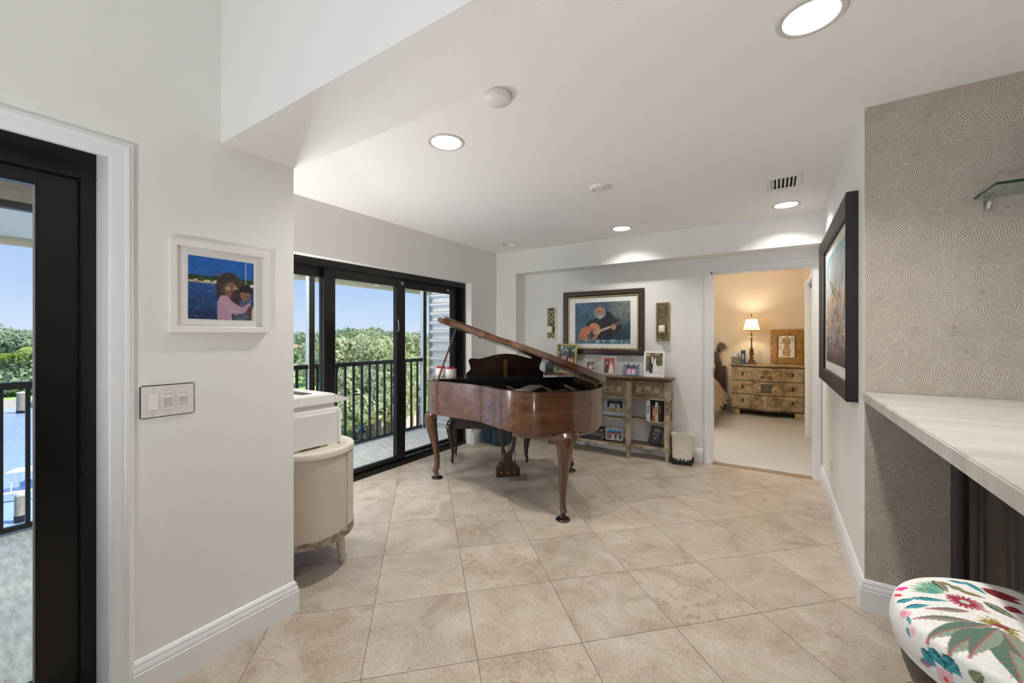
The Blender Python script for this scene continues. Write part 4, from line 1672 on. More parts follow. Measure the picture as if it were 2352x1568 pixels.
ot = thing('wall_outlet', 'white duplex outlet low on the painting wall', 'outlet', (XR, 3.95, .34), -PI / 2)
MB().box(-.036, .036, -.005, 0, -.058, .058).build('plate', M_PLASTIC, ot, bevel=.002)
for zz in (-.02, .02):
    MB().box(-.014, .014, -.0075, -.005, zz - .014, zz + .014).build('socket', M_SW, ot, bevel=.003)
ot = thing('wall_switch', 'white rocker switch on the wall beside the sliding doors', 'switch', (XS, 4.22, 1.13), PI / 2)
MB().box(-.036, .036, -.005, 0, -.058, .058).build('plate', M_PLASTIC, ot, bevel=.002)
MB().box(-.014, .014, -.009, -.005, -.03, .03).build('rocker', M_SW, ot, bevel=.002)


# ------------------------------------------------------------------ grand piano
M_PW = wood('piano_mahogany', '#3f2616', '#6e4a30', .22, axis=0, scale=.55, coat=.7, contrast=(.25, .8))
M_PWV = wood('piano_mahogany_leg', '#38200f', '#62402a', .22, axis=2, scale=.7, coat=.6)
M_LYRE = wood('lyre_dark_mahogany', '#26150c', '#47301f', .28, axis=2, scale=.7, coat=.4)
M_PD = wood('piano_dark_mahogany', '#1a0c09', '#2c1510', .25, axis=0, scale=.6, coat=.5)
M_PBLK = mat('piano_black', '#0a0908', .3)
M_BRASS = mat('aged_brass', '#a88448', .3, metal=.9)
M_PLATE = mat('bronze_plate', '#a4804f', .4, metal=.6)
M_STEEL = mat('dark_steel_rod', '#4d443a', .35, metal=.6)
M_FELT = mat('black_felt', '#100f10', .95)

PANG = math.atan2(3.697 - 2.834, -1.700 + 2.669)
pn = thing('grand_piano', 'brown mahogany grand piano with raised lid and cabriole legs', 'piano', (-2.669, 2.834, 0), PANG)
RIMT, RIMB = .935, .645
OUT = [(-.085, .30), (-.085, .05), (-.082, -.10), (-.055, -.20), (.02, -.30), (.105, -.385), (.235, -.515), (.350, -.645), (.445, -.825), (.545, -1.005), (.690, -1.098), (.800, -1.116), (.905, -1.112), (1.075, -1.065), (1.215, -.965), (1.310, -.835), (1.360, -.66), (1.372, -.45), (1.372, -.10), (1.372, .30)]
rimc = [Vector((p.x, p.y)) for p in catmull([(a_, b_, 0) for a_, b_ in OUT], 6)]


def offset_path(P, d):
    o = []
    n = len(P)
    for k in range(n):
        a_ = P[min(k + 1, n - 1)] - P[max(k - 1, 0)]
        a_.normalize()
        o.append(Vector((P[k].x - a_.y * d, P[k].y + a_.x * d)))
    return o


inn = offset_path(rimc, .045)      # the path runs clockwise seen from the tail: left of it is inside


def wallstrip(Pa, Pb, z0, z1):
    mb = MB()
    rings = []
    for a_, b_ in zip(Pa, Pb):
        rings.append([(a_.x, a_.y, z0), (a_.x, a_.y, z1), (b_.x, b_.y, z1), (b_.x, b_.y, z0)])
    return mb.loft(rings)


wallstrip(rimc, inn, RIMB, RIMT).build('rim', M_PW, pn, bevel=.004, smooth=35)
wallstrip(offset_path(rimc, .002), offset_path(rimc, .02), RIMT - .001, RIMT + .004).build('rim_edge', M_PD, pn, smooth=35)
# stepped skirt beneath the tail
sk = [p for p in offset_path(rimc, .018)][6 * 9:6 * 15 + 3]
sk2 = offset_path(sk, .06)
st = MB()
rings = []
for a_, b_ in zip(sk, sk2):
    rings.append([(a_.x, a_.y, .648), (a_.x + (b_.x - a_.x) * .1, a_.y + (b_.y - a_.y) * .1, .632), (a_.x + (b_.x - a_.x) * .05, a_.y + (b_.y - a_.y) * .05, .626), (a_.x + (b_.x - a_.x) * .2, a_.y + (b_.y - a_.y) * .2, .605), (b_.x, b_.y, .600), (b_.x, b_.y, .648)])
st.loft(rings).build('skirt_moulding', M_PW, pn, smooth=30)
# bottom board, sound board, plate
poly_in = [(p.x, p.y) for p in offset_path(rimc, .03)]
MB().prism(poly_in, .66, .69).build('bottom_board', M_PD, pn)
poly_in2 = [(p.x, p.y) for p in inn if p.y < .02]
MB().prism(poly_in2, .80, .815).build('soundboard', M_FELT, pn)
pl = [(p.x, p.y) for p in offset_path(rimc, .085) if p.y < -.02]
MB().prism(pl, .830, .838).build('iron_plate', M_PLATE, pn)
for (xa, ya, xb, yb) in ((.25, -.12, .42, -.70), (.62, -.12, .72, -1.02), (.95, -.12, .92, -1.03), (1.18, -.12, 1.12, -.92)):
    MB().tube([(xa, ya, .872), ((xa + xb) / 2, (ya + yb) / 2, .880), (xb, yb, .868)], .013, 8).build('plate_strut', M_PLATE, pn, smooth=60)
ss = MB()
for k in range(40):
    f_ = k / 39
    xa = .02 + 1.28 * f_
    yb = -.30 - .72 * min(1, f_ * 1.4)
    if xa < .35:
        yb = max(yb, -.30 - xa)
    ss.tube([(xa, -.10, .850), (.05 + xa * .95, yb, .848)], .0011, 3, caps=False)
so = ss.build('strings', mat('steel_strings', '#b9b2a4', .3, metal=.9), pn)
so['kind'] = 'stuff'
MB().box(.0, 1.29, -.24, -.20, .862, .888).build('damper_rail', M_FELT, pn)
MB().box(-.02, 1.30, -.10, .02, .84, .925).build('pin_block', M_PBLK, pn)
# keybed, key slip, cheeks, fallboard, keys
MB().box(-.085, 1.372, -.02, .32, .600, .655).build('keybed', M_PD, pn, bevel=.006)
MB().box(-.085, 1.372, .295, .325, .655, .715).build('key_slip', M_PW, pn, bevel=.004)
wk = MB().box(.0005, .0230, .14, .292, .70, .722).build('white_key', mat('ivory_key', '#efe9da', .25), pn, bevel=.0015)
for k in range(52):
    if k:
        c_ = wk.copy()
        COL.objects.link(c_)
        c_.parent = pn
        c_.location = (.025 + k * .0238, 0, 0)
    else:
        wk.location = (.025, 0, 0)
bk = MB().box(-.0055, .0055, .14, .235, .722, .734).build('black_key', M_PBLK, pn, bevel=.002)
first = True
for k in range(51):
    if k % 7 in (0, 2, 3, 5, 6):
        q = bk if first else bk.copy()
        if not first:
            COL.objects.link(q)
            q.parent = pn
        first = False
        q.location = (.025 + (k + 1) * .0238, 0, 0)
MB().box(.0, 1.287, .10, .125, .70, .90).build('fallboard', M_PD, pn, bevel=.005)
MB().box(-.04, 1.33, -.02, .30, .690, .700).build('key_bed_top', M_PBLK, pn)
MB().box(-.085, -.04, .08, .31, .655, .90).build('cheek_block', M_PW, pn, bevel=.012)
MB().box(1.327, 1.372, .08, .31, .655, .90).build('cheek_block', M_PW, pn, bevel=.012)
# shelf boards either side of the desk
MB().box(-.04, 1.327, -.10, .13, .925, .939).build('top_shelf', M_PD, pn, bevel=.003)
MB().box(-.04, .20, .13, .30, .925, .939).build('front_shelf', M_PD, pn, bevel=.003)

# lid, hinged on the bass side
LX, LZ, LA = 1.372, RIMT + .012, R(20.8)
lo = [(p.x, p.y) for p in offset_path(rimc, -.016) if p.y < .005]
lm = MB()
lm.prism([(a_ - LX, b_) for a_, b_ in lo], 0.0, .042)
lid = lm.build('lid', M_PW, pn, bevel=.006, smooth=35)
lid.location = (LX, 0, LZ)
lid.rotation_euler = (0, LA, 0)
lu = [(p.x, p.y) for p in offset_path(rimc, .012) if p.y < .0]
MB().prism([(a_ - LX, b_) for a_, b_ in lu], -.0035, -.0005).build('lid_lining', M_PD, lid)
fl_ = MB().box(-.04 - LX, 1.34 - LX, -.34, -.005, .0425, .062).build('front_flap', M_PW, lid, bevel=.005)
for (a_, b_) in ((.30, -.50), (.62, -.98), (.12, -.32)):
    MB().lathe([(.0005, -.016), (.008, -.014), (.009, -.004), (.0005, -.004)], 10).build('bumper', M_PBLK, lid, loc=(a_ - LX, b_ * .92, 0))
# hinge leaf knuckles on the bass side
for yy in (-.25, -.55):
    MB().tube([(LX - .012, yy - .05, RIMT + .008), (LX - .012, yy + .05, RIMT + .008)], .006, 8).build('hinge', M_BRASS, pn, smooth=50)
# prop stick and cup
MB().tube([(.005, -.20, RIMT - .01), (.172, -.205, 1.392)], .0085, 8).build('prop_stick', M_PWV, pn, smooth=50)
MB().box(-.012, .022, -.215, -.185, RIMT, RIMT + .01).build('prop_socket', M_BRASS, pn, bevel=.002)

# music desk, leaning towards the tail
half = [(0, .228), (.09, .220), (.18, .197), (.25, .181), (.305, .184), (.338, .182), (.352, .160), (.343, .128), (.334, .095), (.340, .070), (.362, .052), (.374, .038), (.374, .0)]
hp = [(p.x, p.y) for p in catmull([(a_, b_, 0) for a_, b_ in half], 4)]
dp_ = [(-a_, b_) for a_, b_ in reversed(hp)] + hp[1:]
md = MB().prism(dp_, 0, .016, 'xz').build('music_desk', M_PD, pn, bevel=.003, smooth=35)
md.location = (.645, -.015, .939)
md.rotation_euler = (R(9), 0, 0)
MB().box(-.018, .018, -.007, 0.0, .0, .175).build('brace', M_BRASS, md, bevel=.002)
MB().lathe([(.0005, 0), (.006, 0), (.006, .004), (.0005, .005)], 8).xf(Matrix.Rotation(PI / 2, 4, 'X')).build('brace_screw', M_PBLK, md, loc=(0, -.007, .16))
MB().box(-.374, .374, -.03, .03, -.012, .006).build('desk_ledge', M_PD, md, bevel=.003)


# cabriole legs
def cabriole(parent, x, y, ang, zt, scale=1.0, ears=.11, m=M_PWV, name='leg'):
    """ang = outward direction"""
    prof = [  # z, outward shift, half width (side), half depth (out)
        (1.0, .030, ears * .95, .050), (.955, .042, ears, .056), (.925, .050, ears * .92, .056), (.885, .056, ears * .62, .056), (.83, .058, .060, .056), (.74, .050, .052, .050), (.62, .034, .043, .041), (.48, .016, .034, .033), (.34, .004, .028, .027), (.22, -.002, .0235, .023), (.145, .004, .0235, .025), (.115, .013, .0265, .028), (.085, .011, .022, .023), (.060, .003, .0185, .019), (.034, .0, .020, .020), (.028, 0, .020, .020)]
    rings = []
    dx, dy = math.cos(ang), math.sin(ang)
    seg = 16
    # smooth the profile
    vp = catmull([(p_[0], p_[1], 0) for p_ in prof], 3)
    vq = catmull([(p_[2], p_[3], 0) for p_ in prof], 3)
    for a_, b_ in zip(vp, vq):
        z, sft = a_.x * zt, a_.y * scale
        ring = []
        for s in range(seg):
            t_ = 2 * PI * s / seg
            # slightly ridged section: a crest runs down the front
            k_ = 1.0 + .10 * max(0, math.cos(t_)) ** 6
            o_ = math.cos(t_) * b_.y * scale * k_ + sft
            w_ = math.sin(t_) * b_.x * scale
            ring.append((x + dx * o_ - dy * w_, y + dy * o_ + dx * w_, z))
        rings.append(ring)
    lg = MB().loft(rings).build(name, m, parent, smooth=50)
    return lg


for (lx, ly, an) in ((0.0, 0.0, PI), (1.298, 0.0, 0.0), (.925, -1.035, -PI / 2)):
    lg = cabriole(pn, lx, ly, an, .645)
    MB().lathe([(.0005, 0), (.048, 0), (.052, .006), (.046, .014), (.026, .019), (.0005, .019)], 24, (lx, ly, 0)).build('caster_cup', M_PBLK, lg, smooth=40)
    # carved shell on the knee
    cs = MB()
    for k in range(-3, 4):
        a_ = k * .30
        cx_, cy_ = math.cos(an), math.sin(an)
        w_ = math.sin(a_) * .055
        zz = .565 + math.cos(a_) * .048
        o1 = .108 - abs(k) * .004
        cs.tube([(lx + cx_ * (o1 - .004) - cy_ * 0, ly + cy_ * (o1 - .004), .535), (lx + cx_ * o1 - cy_ * w_, ly + cy_ * o1 + cx_ * w_, zz)], [.004, .0085], 6)
    cs.build('shell_carving', M_PWV, lg, smooth=60)
    MB().box(lx - .075, lx + .075, ly - .075, ly + .075, .630, .662).build('leg_plate', M_PW, pn, bevel=.008)

# pedal lyre
LYX, LYY = .640, -.215
ly = MB()
lft = [(-.092, .64), (-.092, .52), (-.084, .42), (-.064, .32), (-.040, .235), (-.040, .215), (.0, .215), (.0, .268), (-.018, .285), (-.036, .33), (-.046, .42), (-.048, .52), (-.052, .60), (-.066, .64)]
for sg in (-1, 1):
    q = MB().prism([(LYX + sg * a_, b_) for a_, b_ in lft], LYY - .014, LYY + .014, 'xz').build('lyre_arm', M_LYRE, pn, bevel=.004, smooth=35)
ly.prism([(LYX - .108, .055), (LYX + .108, .055), (LYX + .108, .135), (LYX + .088, .150), (LYX + .078, .172), (LYX + .045, .18), (LYX + .040, .225), (LYX - .040, .225), (LYX - .045, .18), (LYX - .078, .172), (LYX - .088, .150), (LYX - .108, .135)], LYY - .03, LYY + .045, 'xz')
lb = ly.build('lyre_box', M_LYRE, pn, bevel=.003)
for xx in (-.062, 0, .062):
    MB().tube([(LYX + xx, LYY - .036, .10), (LYX + xx * .92, LYY - .030, .655)], .0042, 6).build('pedal_rod', M_STEEL, lb, smooth=60)
    MB().ball((LYX + xx, LYY - .036, .10), .010, 8, 6).build('rod_end', M_BRASS, lb, smooth=60)
    MB().box(LYX + xx - .016, LYX + xx + .016, LYY + .045, LYY + .16, .07, .08).build('pedal', M_BRASS, lb, bevel=.004)

PM = Matrix.Translation((-2.669, 2.834, 0)) @ Matrix.Rotation(PANG, 4, 'Z')


def pw(x, y, z):
    return tuple(PM @ Vector((x, y, z)))


# loose paper inside the piano
pp = thing('paper_sheet', 'cream paper sheets lying inside the open piano', 'paper', pw(.74, -.56, .890), PANG + R(62))
MB().box(-.30, .30, -.055, .055, 0, .003).build('sheet', mat('cream_paper', '#e9e4d4', .7), pp)
MB().box(-.31, .26, -.075, .02, -.004, -.001).build('sheet', bpy.data.materials['cream_paper'], pp)

# two round boxes of preserved red roses
M_BOXW = mat('white_flower_box', '#dcd6cf', .5)
M_ROSE = mat('red_rose', '#c8161a', .6, var=(60, .3))


def rose_box(x, y, label, seed):
    g = random.Random(seed)
    t = thing('rose_box', label, 'flower box', pw(x, y, .939), 0, 'boxes of red roses on the piano')
    MB().lathe([(.0005, 0), (.052, 0), (.053, .004), (.053, .078), (.050, .078), (.050, .06), (.0005, .06)], 28).build('box', M_BOXW, t, smooth=40)
    for k in range(7):
        a_ = k * PI / 3
        r_ = 0 if k == 6 else .031
        q = MB()
        for w_ in range(4):
            rr = .020 - w_ * .0045
            n_ = 7 - w_
            pts = [(r_ * math.cos(a_) + rr * math.cos(2 * PI * s / 14) * (1 + .12 * math.sin(s * n_)), r_ * math.sin(a_) + rr * math.sin(2 * PI * s / 14) * (1 + .12 * math.sin(s * n_)), .080 + w_ * .004 + g.uniform(-.002, .002)) for s in range(14)]
            low = [(p_[0] * .9 + r_ * math.cos(a_) * .1, p_[1] * .9 + r_ * math.sin(a_) * .1, .062) for p_ in pts]
            q.loft([low, pts], caps=False)
        q.ball((r_ * math.cos(a_), r_ * math.sin(a_), .078), .013, 8, 6)
        q.build('rose', M_ROSE, t, smooth=60)


rose_box(.030, .235, 'white box of red roses beside the piano lid prop', 1)
rose_box(.128, .115, 'white box of red roses beside the music desk', 2)

# ------------------------------------------------------------------ piano bench
M_BN = wood('bench_dark_walnut', '#17100d', '#2c1f19', .35, axis=0, scale=.8, coat=.2)
BX, BY = (-2.838 - 2.332) / 2, (3.208 + 3.926) / 2
ba = math.atan2(3.654 - 3.208, -2.175 + 2.838)
bn = thing('piano_bench', 'dark walnut piano bench with slim cabriole legs', 'bench', (BX, BY, 0), ba)
bw, bd = .80, .325
MB().box(-bw / 2, bw / 2, -bd / 2, bd / 2, .455, .49).build('seat', M_BN, bn, bevel=.01)
for sg in (-1, 1):
    MB().box(-bw / 2 + .03, bw / 2 - .03, sg * (bd / 2 - .03) - .01, sg * (bd / 2 - .03) + .01, .365, .455).build('apron', M_BN, bn, bevel=.003)
    MB().box(sg * (bw / 2 - .03) - .01, sg * (bw / 2 - .03) + .01, -bd / 2 + .03, bd / 2 - .03, .365, .455).build('apron', M_BN, bn, bevel=.003)
for sx in (-1, 1):
    for sy in (-1, 1):
        cabriole(bn, sx * (bw / 2 - .015), sy * (bd / 2 - .015), math.atan2(sy * .6, sx), .46, .62, .062, M_BN)

# navy storage cubes behind the bench
M_NAVY = mat('navy_fabric', '#24394d', .8, var=(40, .15), bump=(300, .001))
for (x, y, rz, lab) in ((-3.02, 4.215, 0.0, 'dark navy fabric storage box tight against the window wall'), (-2.835, 4.165, .05, 'navy fabric storage box standing clear of the window wall')):
    t = thing('storage_box', lab, 'box', (x, y, 0), rz)
    MB().box(-.085, .085, -.13, .13, .004, .30).build('body', M_NAVY, t, bevel=.02)
    MB().box(-.088, .088, -.133, .133, .30, .335).build('lid', M_NAVY, t, bevel=.015)
    MB().tube([(-.03, -.135, .2), (-.02, -.15, .19), (.02, -.15, .19), (.03, -.135, .2)], .005, 6).build('pull_loop', M_NAVY, t)


# ------------------------------------------------------------------ console table in the niche
M_CON = distressed('console_antique_paint', '#b5a78d', '#65543f', .3, 9, .55)
M_CONT = wood('console_top_wood', '#4a3120', '#7a5638', .35, axis=0, scale=.6, coat=.2)
M_CARV = distressed('carved_gilt', '#8d7b5b', '#463724', .4, 30, .5)
CXM = -1.676
con = thing('console_table', 'antique cream breakfront console table with wooden top and carved drawers', 'console table', (CXM, 4.685, 0))
HW, HM = .745, .355           # half width, half width of the projecting middle
FY, FM = -.185, -.265         # front of the side bays, of the middle bay


def break_poly(o, b=0.0):
    return [(-HW - o, b), (-HW - o, FY - o + .03), (-HW - o + .03, FY - o), (-HM - o, FY - o), (-HM - o, FM - o), (HM + o, FM - o), (HM + o, FY - o), (HW + o - .03, FY - o), (HW + o, FY - o + .03), (HW + o, b)]


MB().prism(break_poly(.030), .866, .886).build('top', M_CONT, con, bevel=.006)
MB().prism(break_poly(.018), .848, .866).build('top_moulding', M_CONT, con, bevel=.005)
MB().prism(break_poly(-.006), .665, .848).build('frieze', M_CON, con)
MB().prism(break_poly(.010), .648, .665).build('frieze_moulding', M_CON, con, bevel=.004)
MB().prism(break_poly(-.008), .400, .420).build('shelf', M_CON, con, bevel=.003)
MB().prism(break_poly(.004), .110, .142).build('shelf', M_CON, con, bevel=.004)
MB().prism([(p_[0] * .985, p_[1]) for p_ in break_poly(-.012)], .1425, .1445).build('shelf_board', M_CONT, con)


def post(x, yf):
    MB().box(x - .026, x + .026, yf - .003, yf + .048, .142, .848).build('post', M_CON, con, bevel=.004)
    MB().box(x - .030, x + .030, yf - .008, yf + .052, .640, .668).build('post_collar', M_CON, con, bevel=.003)
    ft = MB().loft([[(x - .026, yf - .002, .110), (x + .026, yf - .002, .110), (x + .026, yf + .05, .110), (x - .026, yf + .05, .110)], [(x - .017, yf + .006, .020), (x + .017, yf + .006, .020), (x + .017, yf + .042, .020), (x - .017, yf + .042, .020)], [(x - .019, yf + .004, 0), (x + .019, yf + .004, 0), (x + .019, yf + .044, 0), (x - .019, yf + .044, 0)]]).build('foot', M_CON, con)
    for k in (-1, 0, 1):
        MB().tube([(x + k * .010, yf + .002, .100), (x + k * .007, yf + .008, .03)], .0028, 5).build('flute', M_CARV, ft)


for x in (-HW + .028, HW - .028):
    post(x, FY)
    post(x, -.052)
for x in (-HM + .026, HM - .026):
    post(x, FM)


def drawer(x0, x1, yf):
    d = MB().box(x0, x1, yf - .006, yf + .01, .682, .836).build('drawer', M_CON, con, bevel=.003)
    MB().rect_sweep(x1 - x0 - .008, .146, [(0, 0), (0, -.006), (.006, -.008), (.012, -.004), (.012, 0)]).build('drawer_bead', M_CARV, d, loc=((x0 + x1) / 2, yf - .006, .759))
    cx_ = (x0 + x1) / 2
    n = max(1, int(round((x1 - x0) / .30)))
    for q in range(n):
        c_ = x0 + (x1 - x0) * (q + .5) / n
        w_ = (x1 - x0) / n
        cv_ = MB()
        cv_.tube([(c_ + .046 * math.cos(t_ * 2 * PI / 20), yf - .010, .759 + .048 * math.sin(t_ * 2 * PI / 20)) for t_ in range(20)], .0075, 6, closed=True)
        for sg in (-1, 1):
            e_ = c_ + sg * w_ * .30
            cv_.tube([(e_ + .040 * math.cos(t_ * 2 * PI / 16), yf - .009, .759 + .038 * math.sin(t_ * 2 * PI / 16)) for t_ in range(16)], .0065, 6, closed=True)
            for sz in (-1, 1):
                cv_.tube([(c_ + sg * .035, yf - .009, .759 + sz * .040), (c_ + sg * w_ * .17, yf - .011, .759 + sz * .052), (c_ + sg * w_ * .34, yf - .010, .759 + sz * .044), (c_ + sg * w_ * .42, yf - .009, .759 + sz * .058)], [.006, .007, .006, .003], 6)
        cv_.build('carved_scroll', M_CARV, d, smooth=60)
        ro = MB()
        for k in range(8):
            a_ = k * PI / 4
            ro.ball((c_ + .019 * math.cos(a_), yf - .010, .759 + .019 * math.sin(a_)), .011, 8, 5, (1, .6, 1))
        ro.build('rosette', M_CON, d, smooth=60)
        MB().lathe([(.0005, .026), (.012, .024), (.014, .016), (.007, .008), (.009, 0)], 12).xf(Matrix.Rotation(PI / 2, 4, 'X')).build('knob', M_CARV, d, smooth=50, loc=(c_, yf - .008, .759))


drawer(-HM + .058, HM - .058, FM)
drawer(HM + .018, HW - .064, FY)
drawer(-HW + .064, -HM - .018, FY)


# ---- photographs standing on it
def small_photo(kind, seed):
    c = Canvas(64, 64, '#888888', seed)
    g = c.g
    if kind == 'garden_pair':
        c = Canvas(90, 100, '#44523a', seed)
        c.mottle(8, 8, .5, 4)
        c.speck(12, 12, .55, '#d9dfb0', .8, c.Y > .7)
        c.ell(.05, .45, .14, .30, '#b8ab98')
        c.ell(.22, .86, .07, .28, '#c9cbc8')
        head(c, .42, .52, .24, '#4a3d36', '#c99e84')
        c.ell(.40, .74, .25, .15, '#5a5f60')
        for k in range(3):
            c.line([(.20 + k * .02, .66 + k * .05), (.36, .80 + k * .03), (.58, .78 + k * .02)], .02, '#cfd3cc', .8)
        head(c, .76, .43, .18, '#4b433f', '#cfa48a')
        c.poly([(.12, 0), (.62, 0), (.58, .22), (.40, .26), (.2, .2)], '#93a0a6')
        c.poly([(.60, 0), (1, 0), (1, .22), (.85, .26), (.66, .2)], '#c2cbd2')
    elif kind == 'baby':
        c = Canvas(48, 52, '#58404a', seed)
        c.mottle(6, 6, .3)
        c.ell(.55, .5, .34, .42, '#dcd6ec')
        head(c, .48, .58, .22, '#6a5148', '#e0b8b4')
        c.ell(.62, .3, .22, .18, '#c8a9d0')
    elif kind == 'red_pair':
        c = Canvas(48, 64, '#b85d52', seed)
        c.mottle(6, 8, .35)
        c.ell(.42, .72, .28, .25, '#b43c3a')
        c.poly([(.08, 0), (.46, 0), (.46, .5), (.30, .62), (.12, .5)], '#3c3a48')
        head(c, .30, .70, .11, '#3a2f2c', '#caa08c')
        c.poly([(.40, 0), (.95, 0), (.80, .55), (.66, .62), (.56, .5)], '#e4dccc')
        head(c, .68, .72, .10, '#7b5a42', '#d8b49c')
    elif kind == 'pink_group':
        c = Canvas(60, 44, '#8d5a82', seed)
        c.mottle(8, 6, .35)
        for k in range(5):
            c.ell(.18 + k * .17, .30, .10, .36, ('#d9a6c8', '#e6c0dc', '#c77fae', '#e9d2ea', '#bf88b6')[k])
            head(c, .18 + k * .17, .66 + .05 * (k % 2), .12, '#4a3236', '#d9ab96')
    elif kind == 'wedding':
        c = Canvas(84, 110, '#6b6a44', seed)
        c.mottle(7, 8, .45, 4)
        c.poly([(0, .88), (.8, .92), (.8, 1), (0, 1)], '#d8c6a0')
        c.poly([(0, 0), (1, 0), (1, .46), (.62, .40), (0, .14)], '#dcdade')
        c.poly([(.20, .10), (.40, .10), (.42, .55), (.42, .80), (.24, .80), (.18, .55)], '#26262c')
        c.poly([(.34, .55), (.42, .55), (.42, .82), (.33, .82)], '#e8e8ec')
        head(c, .38, .90, .065, '#231d1c', '#b98a70')
        c.poly([(.40, .18), (.78, .16), (.66, .50), (.64, .72), (.50, .74), (.44, .50)], '#ece6dc')
        head(c, .58, .80, .06, '#5a3a26', '#d2a58c')
        c.ell(.66, .62, .05, .16, '#53392a')
    elif kind == 'beach_group':
        c = Canvas(70, 48, '#2f8fc4', seed)
        c.grad('#d9d2c2', '#4a6f8f', 0, .5)
        c.grad('#3aa0d2', '#4fb0de', .5, 1)
        for k in range(6):
            xx = .12 + k * .155
            c.ell(xx, .26, .085, .26, ('#5b6c9a', '#b05a58', '#e2ddd2', '#3f5f86', '#c9b8c4', '#445c78')[k])
            head(c, xx, .55 + .07 * (k % 2), .12, '#4a352a', '#c99a80')
    elif kind == 'dinner_group':
        c = Canvas(76, 56, '#20263a', seed)
        c.poly([(0, 0), (1, 0), (1, .34), (0, .36)], '#c9c288')
        c.mottle(10, 8, .3)
        for k in range(4):
            xx = .24 + k * .17
            c.ell(xx, .50, .085, .26, ('#e4e6ea', '#dfe3ea', '#6f9ccc', '#e9e9ea')[k])
            head(c, xx, .78, .09, '#3a2f2a', '#c59a80')
        for k in range(6):
            c.line([(.2 + k * .11, .12), (.2 + k * .11, .24)], .02, '#8b6a40')
    elif kind == 'portrait_bw':
        c = Canvas(50, 72, '#2b2a2e', seed)
        c.mottle(6, 8, .5)
        c.ell(.6, .8, .4, .18, '#9a9aa0', al=.7)
        for xx, yy in ((.35, .60), (.66, .56), (.5, .34)):
            c.ell(xx, yy - .20, .17, .22, '#3b3a44')
            head(c, xx, yy, .10, '#17161a', '#a08c84')
    elif kind == 'torso':
        c = Canvas(70, 112, '#e6ddcb', seed)
        c.mottle(4, 5, .06)
        br = '#8a7048'
        c.ell(.50, .90, .12, .05, br, al=.5)
        c.poly([(.26, .86), (.42, .90), (.58, .90), (.76, .86), (.72, .72), (.64, .60), (.66, .48), (.76, .30), (.70, .06), (.30, .06), (.26, .30), (.36, .48), (.38, .60), (.30, .72)], '#a98c62', .75)
        c.mottle(7, 9, .25, 3)
        c.line([(.5, .88), (.49, .55), (.5, .32)], .02, '#5d4a2c', .6)
        c.ell(.42, .36, .13, .10, '#d6c4a0', al=.6)
        c.ell(.60, .36, .12, .10, '#c2a97c', al=.6)
        c.ell(.34, .76, .07, .09, br, al=.5)
        c.ell(.68, .76, .07, .09, br, al=.5)
        c.line([(.36, .58), (.40, .48), (.30, .30), (.34, .08)], .025, '#6a5434', .5)
        c.line([(.65, .58), (.64, .48), (.74, .30), (.68, .08)], .025, '#6a5434', .5)
    return c


def standing(label, x, y, zs, w, h, prof, m, kind, iw, ih, seed, tilt=-9, rz=0.0, mount=None, glass=True, roll=0.0, name='photo_frame'):
    """picture leaning back on its strut; (x, y) = middle of its lower front edge"""
    th = R(tilt)
    c = small_photo(kind, seed)
    hh = h / 2
    # centre of back after leaning
    off = Vector((0, 0, hh))
    mt = Matrix.Rotation(rz, 3, 'Z') @ Matrix.Rotation(roll, 3, 'Y') @ Matrix.Rotation(th, 3, 'X')
    cpos = Vector((x, y, zs + .0015)) + mt @ off
    if roll:
        cpos.z += abs(math.sin(roll)) * w / 2
    t = picture(name, label, cpos, 0, w, h, prof, m, c, iw, ih, mount=mount, glass=glass)
    t.rotation_euler = mt.to_euler()
    # strut from the back down to the surface
    inv = mt.inverted()
    foot = inv @ (Vector((x, y, zs + .003)) + Matrix.Rotation(rz, 3, 'Z') @ Vector((0, h * .34, 0)) - cpos)
    MB().tube([(0, .0, h * .18), (foot.x, foot.y, foot.z)], .004, 6).build('easel_strut', M_BACK, t)
    return t


M_GOLDF = mat('pale_gold_frame', '#c9ad6a', .38, metal=.45, var=(30, .1))
M_SILV = mat('silver_frame', '#b9b5ab', .3, metal=.75)
M_WFR = mat('white_frame', '#e9e6e1', .4)
M_BLUEF = distressed('blue_ornate', '#7f97a8', '#4a5d70', .3, 60, .4)
M_GREYF = mat('pewter_frame', '#b4babf', .35, metal=.4)
M_BLKF = mat('black_frame', '#141314', .35)
TZ = .886
standing('gold framed close portrait of two smiling faces on the console', -2.157, 4.545, TZ, .285, .355, flatprof(.018, .016), M_GOLDF, 'garden_pair', .252, .322, 31, rz=-.10)
standing('silver framed couple photograph on the console', -1.600, 4.535, TZ, .165, .218, flatprof(.026, .014, .008), M_SILV, 'red_pair', .113, .166, 33, rz=.30)
standing('tall white framed wedding photograph at the end of the console', -1.100, 4.545, TZ, .215, .282, flatprof(.022, .018, .006), M_WFR, 'wedding', .171, .238, 35, rz=.10)
standing('wide pewter framed group photograph on the console shelf', -1.545, 4.565, .420, .275, .222, [(0, 0), (0, -.018), (.02, -.020), (.034, -.014), (.040, -.018), (.052, -.012), (.052, 0)], M_GREYF, 'dinner_group', .172, .119, 36, rz=.12)
standing('small black framed portrait leaning sideways on the lower shelf', -1.105, 4.555, .1445, .128, .192, flatprof(.013, .012), M_BLKF, 'portrait_bw', .102, .166, 38, tilt=-14, rz=.25, roll=R(12))


